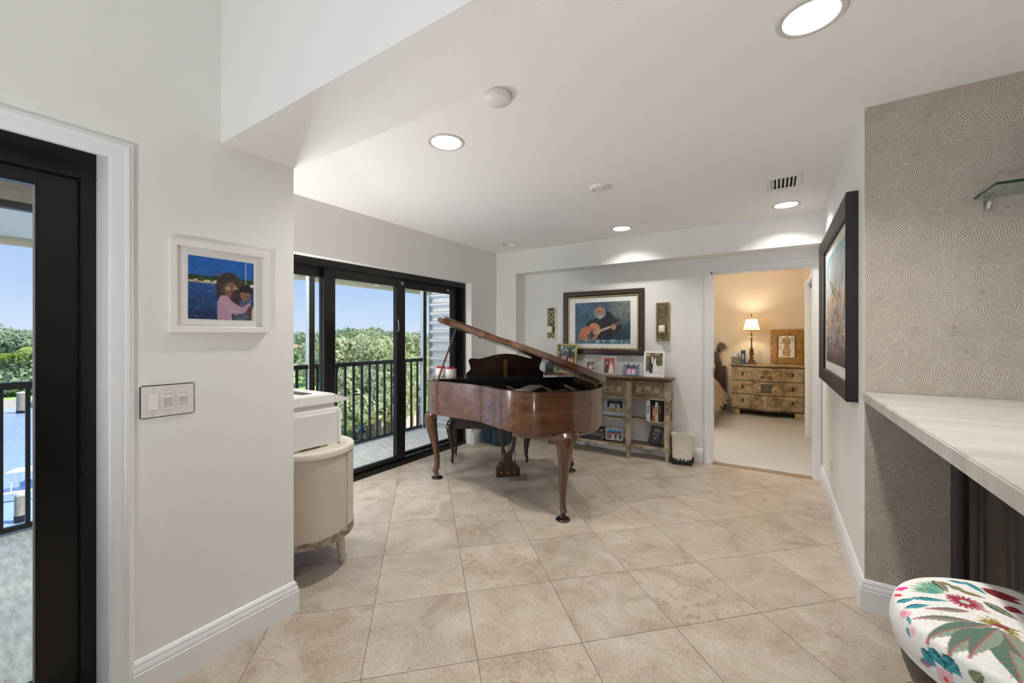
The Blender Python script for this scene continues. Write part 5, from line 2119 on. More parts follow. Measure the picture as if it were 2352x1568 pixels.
def wavy_frame(label, x, y, zs, w, h, m, kind, iw, ih, seed, waves, amp, rz=0.0, balls=False):
    th = R(-9)
    mt = Matrix.Rotation(rz, 3, 'Z') @ Matrix.Rotation(th, 3, 'X')
    cpos = Vector((x, y, zs + .002)) + mt @ Vector((0, 0, h / 2 + amp))
    t = thing('photo_frame', label, 'picture', cpos)
    t.rotation_euler = mt.to_euler()
    N = 96
    outl, inn_ = [], []
    for k in range(N):
        a_ = k / N * 4
        e_, f_ = int(a_), a_ - int(a_)
        cs = [(-1, -1), (1, -1), (1, 1), (-1, 1), (-1, -1)]
        px_ = cs[e_][0] + (cs[e_ + 1][0] - cs[e_][0]) * f_
        pz_ = cs[e_][1] + (cs[e_ + 1][1] - cs[e_][1]) * f_
        nx_, nz_ = ((0, -1), (1, 0), (0, 1), (-1, 0))[e_]
        wv = amp * math.cos(2 * PI * waves * f_)
        outl.append((px_ * w / 2 + nx_ * wv, pz_ * h / 2 + nz_ * wv))
        inn_.append((px_ * iw / 2, pz_ * ih / 2))
    rings = [[(p_[0], 0, p_[1]) for p_ in outl], [(p_[0] * .99, -.010, p_[1] * .99) for p_ in outl], [((p_[0] + q_[0]) / 2, -.015, (p_[1] + q_[1]) / 2) for p_, q_ in zip(outl, inn_)], [(q_[0], -.010, q_[1]) for q_ in inn_], [(q_[0], 0, q_[1]) for q_ in inn_]]
    fr = MB().loft(rings + [rings[0]], caps=False).build('frame', m, t, smooth=40)
    sheet(small_photo(kind, seed), iw * 1.02, ih * 1.02, -.006).build('print', M_PRINT, t)
    MB().box(-iw * .55, iw * .55, -.004, -.001, -ih * .55, ih * .55).build('backing', M_BACK, t)
    foot = mt.inverted() @ (Vector((x, y, zs + .003)) + Matrix.Rotation(rz, 3, 'Z') @ Vector((0, h * .36, 0)) - cpos)
    MB().tube([(0, 0, h * .15), tuple(foot)], .004, 6).build('easel_strut', M_BACK, t)
    if balls:
        g = random.Random(seed)
        for k in range(26):
            q = outl[int(k / 26 * N)]
            MB().ball((q[0] * .95, -.014, q[1] * .95), g.uniform(.006, .010), 7, 5).build('ornament', m, fr, smooth=60)
        for sx in (-.055, -.032):
            MB().ball((sx, -.012, h / 2 + .020), .007, 8, 6).build('figurine', M_WFR, fr, smooth=60)
            MB().lathe([(.0085, 0), (.006, .018), (.0005, .02)], 8).build('figurine', M_BLKF if sx > -.04 else M_WFR, fr, loc=(sx, -.012, h / 2 - .002))
    return t


wavy_frame('small silver frame with wavy edges on the console', -1.838, 4.545, TZ, .145, .165, distressed('silver_leaf', '#b9b6a2', '#7c7a68', .3, 50, .35), 'baby', .075, .085, 32, 2, .010, rz=.18)
wavy_frame('ornate blue grey frame with tiny figurines on the console', -1.345, 4.530, TZ, .170, .122, M_BLUEF, 'pink_group', .112, .080, 34, 3, .006, rz=.10, balls=True)
wavy_frame('white scalloped frame with a bright beach group on the lower shelf', -1.535, 4.520, .1445, .195, .135, M_WFR, 'beach_group', .168, .108, 37, 9, .004, rz=.14)

gc = thing('ceramic_canister', 'dark grey canister at the far end of the console', 'canister', (-2.405, 4.59, TZ))
MB().lathe([(.0005, 0), (.048, 0), (.050, .004), (.050, .100), (.047, .104), (.0005, .104)], 24).build('body', mat('charcoal_ceramic', '#3e444a', .4), gc, smooth=40)
MB().lathe([(.050, .104), (.050, .114), (.044, .118), (.0005, .118)], 24).build('lid', mat('charcoal_lid', '#4c5359', .4), gc, smooth=40)


# ---- books
def book(x, y, z, w, d, h, cover, label, rz=0.0, lying=False, group=None, mark=None):
    t = thing('hardback_book', label, 'book', (x, y, z), rz, group)
    mc = mat('book_cover_' + cover.strip('#'), cover, .5)
    pg = mat('book_pages', '#e8e0cc', .8) if 'book_pages' not in bpy.data.materials else bpy.data.materials['book_pages']
    if lying:
        MB().box(-w / 2, w / 2, -d / 2, d / 2, 0, .003).build('cover', mc, t)
        MB().box(-w / 2, w / 2, -d / 2, d / 2, h - .003, h).build('cover', mc, t)
        MB().box(-w / 2, w / 2, -d / 2, -d / 2 + .003, .003, h - .003).build('spine', mc, t)
        MB().box(-w / 2 + .005, w / 2 - .005, -d / 2 + .003, d / 2 - .005, .003, h - .003).build('pages', pg, t)
    else:
        MB().box(-w / 2, -w / 2 + .003, -d / 2, d / 2, 0, h).build('cover', mc, t)
        MB().box(w / 2 - .003, w / 2, -d / 2, d / 2, 0, h).build('cover', mc, t)
        MB().box(-w / 2 + .003, w / 2 - .003, -d / 2, -d / 2 + .003, 0, h).build('spine', mc, t)
        MB().box(-w / 2 + .003, w / 2 - .003, -d / 2 + .003, d / 2 - .005, .004, h - .004).build('pages', pg, t)
        if mark:
            MB().box(-w / 4, w / 4, -d / 2 - .0006, -d / 2, h * .35, h * .75).build('spine_lettering', mat('spine_' + mark.strip('#'), mark, .5), t)
            MB().box(-w / 4, w / 4, -d / 2 - .0006, -d / 2, h * .10, h * .16).build('spine_mark', bpy.data.materials['spine_' + mark.strip('#')], t)
    return t


BG = 'upright books on the console shelf'
book(-1.153, 4.575, .420, .040, .14, .218, '#d9dcdc', 'white spined book with grey lettering on the console shelf', group=BG, mark='#6b8d95')
book(-1.120, 4.58, .420, .022, .13, .205, '#1c1a1c', 'slim black book beside the white spined book', group=BG)
book(-1.095, 4.575, .420, .026, .13, .168, '#9c4a2a', 'short rust orange book on the console shelf', group=BG, mark='#d9b79a')
book(-1.064, 4.575, .420, .030, .14, .205, '#d2c9b6', 'cream spined book between rust and black books', group=BG, mark='#8d7b58')
book(-1.030, 4.575, .420, .032, .14, .226, '#141315', 'tall black book against the console post', group=BG, mark='#7a4a3a')
book(-1.80, 4.56, .1445, .27, .20, .045, '#1b2433', 'thick navy book at the bottom of the lower shelf stack', lying=True, group='stacked books on the lower console shelf')
book(-1.795, 4.565, .1895, .25, .19, .035, '#6f675c', 'taupe book in the middle of the lower shelf stack', lying=True, rz=.05, group='stacked books on the lower console shelf')
book(-1.80, 4.56, .2245, .24, .18, .035, '#2a2320', 'dark brown book on top of the lower shelf stack', lying=True, rz=-.06, group='stacked books on the lower console shelf')


# ------------------------------------------------------------------ candle sconces
M_SC1 = mat('bright_brass_lattice', '#efe4c2', .3, metal=.35)
M_SC2 = distressed('antique_brass_lattice', '#a08a5c', '#6b5734', .3, 40, .4)
M_MIRROR = mat('aged_mirror', '#8d8672', .12, metal=.9)
M_CAND = mat('ivory_wax', '#e9e2d2', .45)


def sconce(x, z0, z1, m, label, cl):
    t = thing('wall_sconce', label, 'sconce', (x, YN - .001, z0), 0, 'candle sconces flanking the painting')
    h = z1 - z0
    w = .142
    MB().box(-w / 2 + .004, w / 2 - .004, -.004, 0, .004, h - .004).build('mirror_back', M_MIRROR, t)
    o = MB().rect_sweep(w, h, [(0, 0), (0, -.020), (.003, -.022), (.014, -.022), (.017, -.018), (.017, 0)]).build('frame', m, t, smooth=30)
    o.location = (0, 0, h / 2)
    la = MB()
    wi = w / 2 - .016
    yy = -.016
    def arc(pts):
        la.tube([(a_ * wi, yy, b_ * h) for a_, b_ in pts], .0042, 6)
    for s in (-1, 1):
        arc([(p_.x, p_.y) for p_ in catmull([(s * 1, .93, 0), (s * .25, .87, 0), (-s * .32, .80, 0), (-s * .36, .72, 0), (0, .655, 0), (s * .6, .60, 0), (s * 1, .53, 0)], 5)])
        arc([(p_.x, p_.y) for p_ in catmull([(-s * 1, .66, 0), (-s * .5, .60, 0), (0, .55, 0), (s * .6, .48, 0), (s * .9, .43, 0), (s * .5, .37, 0), (0, .33, 0), (-s * .6, .28, 0)], 5)])
        arc([(s * .72, .90), (s * .72, .62)])
        arc([(s * .72, .24), (s * .72, .10)])
        arc([(p_.x, p_.y) for p_ in catmull([(s * 1, .07, 0), (s * .4, .12, 0), (-s * .2, .17, 0), (-s * .35, .12, 0), (0, .06, 0), (s * .5, .03, 0)], 5)])
    la.build('lattice', m, t, smooth=60)
    ar = MB().tube([(0, -.018, h * .16), (0, -.045, h * .15), (0, -.055, h * .20)], .005, 7).build('arm', m, t, smooth=60)
    MB().lathe([(.0005, 0), (.040, 0), (.044, .005), (.040, .008), (.0005, .008)], 24).build('dish', m, t, smooth=40, loc=(0, -.055, h * .20))
    cd = thing('pillar_candle', cl, 'candle', (x, YN - .056, z0 + h * .20 + .009))
    MB().lathe([(.0005, 0), (.033, 0), (.034, .003), (.034, .062), (.028, .072), (.010, .076), (.0005, .074)], 24).build('wax', M_CAND, cd, smooth=50)
    MB().tube([(0, 0, .073), (.001, 0, .084)], .0012, 5).build('wick', M_BLKF, cd)


sconce(-2.424, 1.295, 1.713, M_SC1, 'bright brass lattice sconce near the corner pier', 'ivory pillar candle in the bright brass sconce')
sconce(-1.043, 1.285, 1.707, M_SC2, 'antique bronze lattice sconce between painting and doorway', 'ivory pillar candle in the antique bronze sconce')

# ------------------------------------------------------------------ waste basket
wb = thing('waste_basket', 'cream waste basket with scalloped black iron base', 'basket', (-.815, 4.555, 0), R(8))
M_WB = mat('cream_leather', '#e2dbcd', .5, var=(20, .05))


def octo(w, d, c, z):
    return [(-w + c, -d, z), (w - c, -d, z), (w, -d + c, z), (w, d - c, z), (w - c, d, z), (-w + c, d, z), (-w, d - c, z), (-w, -d + c, z)]


rings = [octo(.092, .070, .030, .03), octo(.094, .072, .030, .06), octo(.096, .074, .031, .275), octo(.106, .084, .034, .305), octo(.108, .086, .034, .309), octo(.103, .081, .033, .309), octo(.091, .069, .030, .27), octo(.088, .066, .030, .05)]
MB().loft(rings, caps=True).build('bin', M_WB, wb, smooth=25)
M_IRON = mat('black_iron', '#15120f', .5)
ib = MB().loft([octo(.104, .082, .032, .018), octo(.106, .084, .032, .040), octo(.095, .073, .030, .040), octo(.093, .071, .030, .018)], caps=False).build('iron_base', M_IRON, wb)
base = octo(.104, .082, .032, .04)
g = random.Random(9)
for k in range(8):
    a_, b_ = Vector(base[k]), Vector(base[(k + 1) % 8])
    n_ = 4 if (b_ - a_).length > .09 else 2
    for j in range(n_):
        p_ = a_.lerp(b_, (j + .5) / n_)
        q = MB()
        for l_ in range(5):
            an = l_ * 2 * PI / 5
            q.ball((p_.x + .004 * math.cos(an), p_.y + .004 * math.sin(an), .046 + .010 * math.sin(an) + g.uniform(0, .006)), .008, 6, 5)
        q.build('leaf_cluster', M_IRON, ib, smooth=60)
for sx in (-.085, .085):
    for sy in (-.062, .062):
        MB().ball((sx, sy, .012), .012, 8, 6).build('foot', M_IRON, wb, smooth=60)


# ------------------------------------------------------------------ rounded cabinet and printer in the alcove
M_CABB = mat('cabinet_cream_lacquer', '#c9bdae', .45, var=(8, .05))
M_CABF = mat('cabinet_drawer_front', '#d2cbbf', .45, var=(8, .05))
M_CERU = wood('cerused_oak', '#6f6151', '#a89a86', .5, axis=0, scale=1.0, contrast=(.42, .58))
cb = thing('rounded_cabinet', 'cream round-ended cabinet on tapered legs beside the wall', 'cabinet', (-2.46, 1.345, 0))
CR, CHX = .240, .18           # end radius, half length between the end centres


def stadium(r, z, n=18, dx=0.0):
    pts = []
    for k in range(n + 1):
        a_ = -PI / 2 + PI * k / n
        pts.append((CHX + dx + r * math.cos(a_), r * math.sin(a_), z))
    for k in range(n + 1):
        a_ = PI / 2 + PI * k / n
        pts.append((-CHX - dx + r * math.cos(a_), r * math.sin(a_), z))
    return pts


MB().loft([stadium(CR, .235), stadium(CR + .002, .40), stadium(CR, .665)]).build('body', M_CABB, cb, smooth=35)
MB().loft([stadium(CR - .002, .195), stadium(CR + .008, .197), stadium(CR + .008, .235), stadium(CR - .002, .237)]).build('plinth_band', M_CERU, cb, smooth=35)
MB().loft([stadium(CR + .002, .665), stadium(CR + .009, .668), stadium(CR + .011, .690), stadium(CR + .006, .699), stadium(CR - .02, .701)]).build('top', M_CABF, cb, smooth=35)
MB().loft([stadium(CR - .03, .7012), stadium(CR - .031, .7022)]).build('top_inlay', M_CABB, cb)
# curved drawer fronts wrapping from the end round to the long side
arcp = [(CHX + (CR + .0) * math.cos(R(a_)), (CR + .0) * math.sin(R(a_))) for a_ in range(26, 91, 8)] + [(-CHX, CR)]
for k in range(3):
    z0 = .243 + k * .141
    rings = []
    for x, y in arcp:
        d = Vector((x - (CHX if x > CHX else x), y, 0)).normalized()
        rings.append([(x + d.x * .001, y + d.y * .001, z0), (x + d.x * .005, y + d.y * .005, z0 + .001), (x + d.x * .005, y + d.y * .005, z0 + .134), (x + d.x * .001, y + d.y * .001, z0 + .135)])
    dr_ = MB().loft(rings).build('drawer', M_CABF, cb, smooth=30)
    MB().tube([(-.06, CR + .004, z0 + .10), (-.05, CR + .018, z0 + .10), (.05, CR + .018, z0 + .10), (.06, CR + .004, z0 + .10)], .004, 6).build('handle', M_BRASS, dr_, smooth=50)
for sx in (-1, 1):
    for sy in (-1, 1):
        x, y = (sx * (CHX + .125), .115) if sy > 0 else (sx * (CHX - .02), -.175)
        MB().loft([[(x + sx * .0 + .030 * math.cos(t_ * PI / 6), y + .030 * math.sin(t_ * PI / 6), .196) for t_ in range(12)], [(x + sx * .018 + .016 * math.cos(t_ * PI / 6), y + sy * .010 + .016 * math.sin(t_ * PI / 6), .006) for t_ in range(12)], [(x + sx * .018 + .011 * math.cos(t_ * PI / 6), y + sy * .010 + .011 * math.sin(t_ * PI / 6), 0) for t_ in range(12)]]).build('leg', M_CABB, cb, smooth=40)

M_PR = mat('printer_white', '#e9e8e5', .45)
M_PR2 = mat('printer_panel', '#dddcd9', .5)
pr = thing('laser_printer', 'white laser printer on the rounded cabinet', 'printer', (-2.355, 1.315, .7022))
# side facing the room is +x, front +y
MB().box(-.205, .200, -.160, .150, 0.0, .215).build('body', M_PR, pr, bevel=.006)
MB().prism([(-.150, .012), (.060, .012), (.072, .0), (.130, .0), (.130, .188), (-.150, .188)], .200, .2065, 'yz').build('side_panel', M_PR2, pr)
MB().box(-.205, .206, .131, .158, .006, .205).build('front_bezel', M_PR, pr, bevel=.004)
MB().box(-.19, .19, .158, .164, .012, .060).build('paper_tray', M_PR2, pr, bevel=.002)
MB().box(.2066, .2075, -.09, .02, .004, .012).build('grip_slot', mat('printer_slot', '#5d5c59', .7), pr)
MB().box(-.195, .192, -.155, .118, .215, .238).build('neck', M_PR2, pr)
MB().box(-.205, .203, -.165, .120, .238, .296).build('scanner_lid', M_PR, pr, bevel=.006)
MB().prism([(-.02, .0), (.05, -.012), (.05, .0), (-.02, .006)], -.1, .12, 'yz').build('lid_recess', mat('printer_dark', '#4a4a48', .6), pr, loc=(0, -.02, .297))
MB().prism([(.120, .292), (.122, .292), (.206, .262), (.198, .246), (.120, .240)], -.17, .200, 'yz').build('output_flap', M_PR2, pr)
MB().prism([(.1205, .2925), (.2065, .2625), (.206, .2605), (.1205, .2905)], -.17, .2005, 'yz').build('flap_edge', bpy.data.materials['printer_dark'], pr)

# ------------------------------------------------------------------ bar: counter, panelled base, shelf, stool
M_QUARTZ = quartzite()
ct = MB().box(XR - .006, 1.95, -.9, YW - .001, 1.012, 1.057).build('bar_counter', M_QUARTZ, bevel=.004)
tag(ct, 'pale quartzite bar counter running out from the wallpapered wall', 'counter')
M_ESP = mat('espresso_lacquer', '#241c1d', .35, coat=.2)
bb = thing('bar_cabinet', 'espresso panelled base under the pale bar counter', 'cabinet', (.661, 0, 0))
bx('carcass', M_ESP, bb, .03, .75, -.7, YW - .001, 0, 1.010)
bx('plinth', M_ESP, bb, .012, .03, -.7, YW - .001, 0, .10)
bx('top_rail', M_ESP, bb, .0, .03, -.7, YW - .001, .93, 1.010)


def vstrip(name, y0, y1, x, prof):
    return MB().prism([(x + o_, y0 + (y1 - y0) * t_) for t_, o_ in prof] + [(.03, y1), (.03, y0)], .10, .93).build(name, M_ESP, bb, smooth=30)


RIDGE = [(0, .012), (.08, 0), (.2, 0), (.27, .008), (.36, .008), (.43, 0), (.57, 0), (.64, .008), (.73, .008), (.8, 0), (.92, 0), (1, .012)]
BEAD = [(0, .02), (.1, .006), (.3, .0), (.5, .004), (.6, .012), (.75, .008), (.9, .014), (1, .02)]
yy = YW - .001
for pane in range(3):
    vstrip('fluted_stile', yy - .085, yy, 0, RIDGE)
    vstrip('panel_moulding', yy - .250, yy - .170, 0, BEAD)
    vstrip('panel_moulding', yy - .318, yy - .262, 0.004, BEAD)
    bx('raised_panel', M_ESP, bb, .014, .03, yy - .470, yy - .318, .14, .90, bevel=.003)
    vstrip('panel_moulding', yy - .532, yy - .474, 0.004, list((1 - a_, b_) for a_, b_ in reversed(BEAD)))
    vstrip('panel_moulding', yy - .605, yy - .545, 0, list((1 - a_, b_) for a_, b_ in reversed(BEAD)))
    yy -= .690

sh = thing('glass_shelf', 'clear glass wall shelf above the bar counter', 'shelf', (0, YW, 1.925))
M_GEDGE = mat('glass_edge_dark', '#22382f', .12)
MB().box(.735, 1.75, -.214, -.002, 0, .010).build('pane', glass_mat('shelf_glass', '#edf4f0', .08), sh)
MB().box(.7325, .735, -.2165, -.002, 0, .010).build('polished_edge', M_GEDGE, sh)
MB().box(.735, 1.75, -.2165, -.214, 0, .010).build('polished_edge', M_GEDGE, sh)
for x in (.775, 1.55):
    b_ = MB().box(x - .012, x + .012, -.004, 0, -.055, .004).build('bracket', mat('chrome', '#c9cccd', .12, metal=.95) if 'chrome' not in bpy.data.materials else bpy.data.materials['chrome'], sh, bevel=.001)
    MB().prism([(0, -.002), (-.050, -.002), (-.050, -.012), (-.020, -.018), (-.008, -.045), (0, -.050)], x - .006, x + .006, 'yz').build('bracket_arm', bpy.data.materials['chrome'], b_)
    MB().lathe([(.0005, 0), (.005, 0), (.005, .004), (.0005, .005)], 8).xf(Matrix.Rotation(PI / 2, 4, 'X')).build('bracket_screw', M_DARKMETAL, b_, loc=(x, -.004, -.04))
vb = thing('wine_bottle', 'dark bottle standing on the glass shelf', 'bottle', (.905, YW - .130, 1.936))
MB().lathe([(.0005, 0), (.036, 0), (.038, .004), (.038, .16), (.034, .19), (.016, .215), (.013, .225), (.013, .29), (.0155, .292), (.0155, .305), (.0005, .306)], 24).build('glass', mat('bottle_green_black', '#0e1511', .12), vb, smooth=40)
MB().lathe([(.0384, .05), (.0384, .13)], 24, caps=False).build('paper_label', mat('bottle_label', '#d8d3c6', .7), vb, smooth=40)

# floral stool
SX, SY, SR, SZ, ST, SD = .432, 1.201, .217, .740, .063, .024
st_ = thing('bar_stool', 'round bar stool with a tropical floral seat and black legs', 'stool', (SX, SY, 0))


def floral(A):
    """tropical print: leaves, fans and blossoms on white linen (x, y = plan of the seat)"""
    g = np.random.default_rng(77)
    fan = [(0.284, 0.621, 0.185, 0.657), (0.284, 0.621, 0.183, 0.626), (0.284, 0.621, 0.181, 0.594), (0.284, 0.621, 0.212, 0.687), (0.284, 0.621, 0.237, 0.72), (0.284, 0.621, 0.259, 0.729), (0.284, 0.621, 0.275, 0.727), (0.284, 0.621, 0.19, 0.613), (0.284, 0.621, 0.225, 0.702)]
    teal = [(0.169, 0.532, 0.284, 0.561), (0.138, 0.462, 0.219, 0.5), (0.12, 0.502, 0.181, 0.531), (0.388, 0.802, 0.423, 0.694), (0.118, 0.302, 0.133, 0.235), (0.147, 0.291, 0.167, 0.223), (0.181, 0.261, 0.201, 0.19), (0.158, 0.189, 0.167, 0.099), (0.111, 0.18, 0.124, 0.086), (0.097, 0.145, 0.1, 0.1), (0.156, 0.219, 0.203, 0.225), (0.174, 0.122, 0.212, 0.135), (0.212, 0.095, 0.284, 0.154), (0.099, 0.37, 0.115, 0.365), (0.127, 0.397, 0.142, 0.396), (0.124, 0.061, 0.138, 0.036), (0.133, 0.115, 0.142, 0.104), (0.336, 0.775, 0.394, 0.77)]
    olive = [(0.284, 0.747, 0.302, 0.639), (0.322, 0.712, 0.363, 0.684), (0.394, 0.628, 0.453, 0.532), (0.178, 0.113, 0.194, 0.073), (0.226, 0.181, 0.264, 0.196)]
    gold = [(0.298, 0.739, 0.336, 0.709), (0.34, 0.682, 0.408, 0.658)]
    crim = [(0.424, 0.759, 0.523, 0.711), (0.428, 0.743, 0.511, 0.671), (0.446, 0.624, 0.486, 0.595)]
    stripe = [(0.327, 0.514, 0.199, 0.469), (0.322, 0.446, 0.147, 0.399), (0.363, 0.45, 0.151, 0.298), (0.352, 0.414, 0.196, 0.244), (0.374, 0.428, 0.34, 0.169), (0.379, 0.432, 0.383, 0.291), (0.376, 0.442, 0.248, 0.241)]
    spike = [(0.333, 0.585, 0.289, 0.626), (0.333, 0.585, 0.288, 0.61), (0.333, 0.585, 0.289, 0.588), (0.333, 0.585, 0.295, 0.622), (0.34, 0.572, 0.383, 0.538), (0.34, 0.572, 0.383, 0.547), (0.34, 0.572, 0.378, 0.547), (0.34, 0.572, 0.387, 0.545)]
    hub = [(0.387, 0.457, 0.333, 0.478), (0.387, 0.457, 0.343, 0.496), (0.387, 0.457, 0.324, 0.462), (0.387, 0.457, 0.414, 0.453), (0.387, 0.457, 0.424, 0.419), (0.387, 0.457, 0.387, 0.509), (0.387, 0.457, 0.439, 0.455), (0.387, 0.457, 0.415, 0.387), (0.387, 0.457, 0.367, 0.513)]
    pinkleaf = [(0.072, 0.284, 0.12, 0.246)]
    def leaf(q, wd, c1, c2=None, vein='#c9d6b8', stripes=7):
        x0, y0, x1, y1 = q
        dx, dy = x1 - x0, y1 - y0
        L = math.hypot(dx, dy)
        nx, ny = -dy / L, dx / L
        up, dn = [], []
        for k in range(13):
            t_ = k / 12
            w_ = wd * math.sin(PI * min(1, t_ ** .8)) * .5
            up.append((x0 + dx * t_ + nx * w_, y0 + dy * t_ + ny * w_))
            dn.append((x0 + dx * t_ - nx * w_, y0 + dy * t_ - ny * w_))
        A.poly(up + dn[::-1], c1)
        if c2:
            A.poly(up + [(x0 + dx * k / 12, y0 + dy * k / 12) for k in range(12, -1, -1)], c2)
        A.line([(x0, y0), (x1, y1)], .0035, vein)
        for k in range(1, stripes):
            t_ = k / stripes
            w_ = wd * math.sin(PI * t_ ** .8) * .42
            for s in (-1, 1):
                A.line([(x0 + dx * t_, y0 + dy * t_), (x0 + dx * (t_ + .08) + s * nx * w_, y0 + dy * (t_ + .08) + s * ny * w_)], .003, vein, .7)

    def blossom(p, r, c, cc):
        for k in range(5):
            a_ = 2 * PI * k / 5 + .3
            A.ell(p[0] + r * .6 * math.cos(a_), p[1] + r * .6 * math.sin(a_), r * .5, r * .5, c)
        A.ell(p[0], p[1], r * .28, r * .28, cc)

    # the half turned away from the room carries the same motifs at random
    for k in range(70):
        x_, y_ = g.uniform(0, 1), g.uniform(0, 1)
        if x_ < .55 and y_ < .82:
            continue
        b_ = g.uniform(0, 2 * PI)
        l_ = g.uniform(.06, .16)
        q = (x_, y_, x_ + l_ * math.cos(b_), y_ + l_ * math.sin(b_))
        if k % 3 == 0:
            leaf(q, .06, '#4f8570', '#86a684', '#c05b5c', 9)
        elif k % 3 == 1:
            leaf(q, .035, '#1f7f8a', '#134f5e')
        else:
            blossom((x_, y_), .026, '#e8b0bf', '#d95a66')
    for k, q in enumerate(fan):
        leaf(q, .024, '#2f8f8c' if k % 2 else '#4fa7a0', None, '#c9b96a', 2)
    for q in olive:
        leaf(q, .040, '#3f5a48', '#5f7358', '#b8a878', 6)
    for q in gold:
        leaf(q, .032, '#9a8350', '#b39b66', '#5c5a34', 8)
    for k, q in enumerate(stripe):
        leaf(q, (.028, .034, .060, .075, .095, .080, .060)[k], '#4f7a68', '#86a28c', '#bf5f62', 11)
    for q in crim:
        leaf(q, .050, '#6d0f22', '#86182c', '#9b2a38', 4)
    for q in hub:
        leaf(q, .014, '#8f7a34', '#5c4d22', '#c9b05c', 2)
    A.ell(.388, .459, .020, .014, '#8d4a44')
    for q in spike:
        leaf(q, .006, '#8d2438', None, '#a8384a', 1)
    for k in range(18):
        a_ = 2 * PI * k / 18
        A.line([(.333 + .016 * math.cos(a_), .583 + .016 * math.sin(a_)), (.333 + .046 * math.cos(a_), .583 + .046 * math.sin(a_))], .009, '#9b1f38')
    A.ell(.333, .583, .015, .015, '#c2cfc4')
    for k, q in enumerate(teal):
        leaf(q, .034 if k > 3 else .026, '#1f8792', '#135663', '#5fb0b4', 5)
    leaf((.072, .284, .120, .246), .030, '#c58fa4', '#5f98a4', '#8a5a78', 6)
    A.ell(.163, .622, .022, .012, '#dc3f90', rot=.5)
    A.ell(.150, .605, .014, .009, '#e05aa0')
    A.ell(.136, .559, .014, .012, '#d8434e')
    blossom((.131, .433), .020, '#e6a9ba', '#d9884c')
    blossom((.135, .199), .034, '#ecb9c8', '#d2622f')
    blossom((.156, .072), .036, '#e8b0bf', '#d95a66')
    blossom((.124, .356), .014, '#efc6d0', '#e0a0b0')


cvs = Canvas(640, 640, '#eceae6', 12)
floral(cvs)
cvs.mottle(160, 160, .05, 2)
LINIMG = cvs.linear()
prof = [(0.0005, SD), (.34, SD * .98), (.6, SD * .88), (.79, SD * .7), (.9, SD * .42), (.965, SD * .1), (1, -ST * .4), (.995, -ST * .75), (.96, -ST)]
pf = catmull([(a_ * SR, b_, 0) for a_, b_ in prof], 26)
SEG = 480
cu = MB()
cu.lathe([(max(p_.x, .0005), p_.y) for p_ in pf], SEG)
acc, prev, rad = 0.0, pf[0], []
for p_ in pf:
    acc += (p_ - prev).length
    prev = p_
    rad.append(acc)
rr = np.array(rad)[:, None] / (2 * SR * 1.28)
an = (2 * PI * np.arange(SEG) / SEG)[None, :]
ix = np.clip(((.5 + rr * np.cos(an)) * 640).astype(int), 0, 639)
iy = np.clip(((.5 + rr * np.sin(an)) * 640).astype(int), 0, 639)
cl_ = LINIMG[iy, ix].reshape(-1, 3)
cu.c = np.concatenate([cl_, np.ones((len(cl_), 1))], 1)
cs_ = cu.build('seat_cushion', print_mat('tropical_linen', .85, noise=.00015), st_, smooth=60)
cs_.location = (0, 0, SZ)
zb = SZ - ST
MB().tube([(SR * .965 * math.cos(2 * PI * k / 60), SR * .965 * math.sin(2 * PI * k / 60), zb - .001) for k in range(60)], .004, 8, closed=True).build('piping', mat('white_piping', '#d9d6cf', .8), st_, smooth=60)
M_STB = mat('stool_black', '#141214', .4)
MB().lathe([(.0005, zb - .120), (.165, zb - .120), (.180, zb - .10), (.198, zb - .05), (.206, zb), (.0005, zb)], 48).build('seat_base', M_STB, st_, smooth=40)
for k in range(4):
    a_ = PI / 4 + k * PI / 2
    c_, s_ = math.cos(a_), math.sin(a_)
    MB().tube([(c_ * .145, s_ * .145, zb - .10), (c_ * .165, s_ * .165, .36), (c_ * .195, s_ * .195, .0)], [.022, .019, .013], 10).build('leg', M_STB, st_, smooth=50)
MB().tube([(.176 * math.cos(2 * PI * k / 48), .176 * math.sin(2 * PI * k / 48), .24) for k in range(48)], .009, 8, closed=True).build('foot_ring', M_BRASS, st_, smooth=60)


# ------------------------------------------------------------------ bedroom
M_DRS = distressed('painted_antique_dresser', '#b9a37d', '#6b563b', .25, 7, .45)
M_DRT = distressed('dresser_top_paint', '#b09a72', '#6d583a', .2, 5, .4)
M_DRL = mat('dresser_line', '#2e2317', .6)
M_DRP = mat('dresser_ornament', '#6a5135', .6)
M_DRG = distressed('dresser_green_panel', '#5d5c48', '#3c3a2e', .3, 9, .5)
ds_ = thing('serpentine_dresser', 'hand painted serpentine dresser under the bedroom lamp', 'dresser', (-.115, 8.36, 0))
DWX = .505


def serp(x, o=0.0):
    """front of the serpentine, negative y"""
    t_ = x / DWX
    return -.485 - .055 * math.cos(t_ * PI) - .018 * math.cos(2 * t_ * PI) - o


def serp_prism(z0, z1, o, mb=None, xr=None):
    xs = [(-1 + 2 * k / 32) * (DWX + o) for k in range(33)]
    if xr:
        xs = [xr[0] + (xr[1] - xr[0]) * k / 14 for k in range(15)]
        pts = [(x, serp(x, o)) for x in xs] + [(xr[1], -.30), (xr[0], -.30)]
    else:
        pts = [(x, serp(max(-DWX, min(DWX, x)), o)) for x in xs] + [(DWX + o, 0), (-DWX - o, 0)]
    return (mb or MB()).prism(pts, z0, z1)


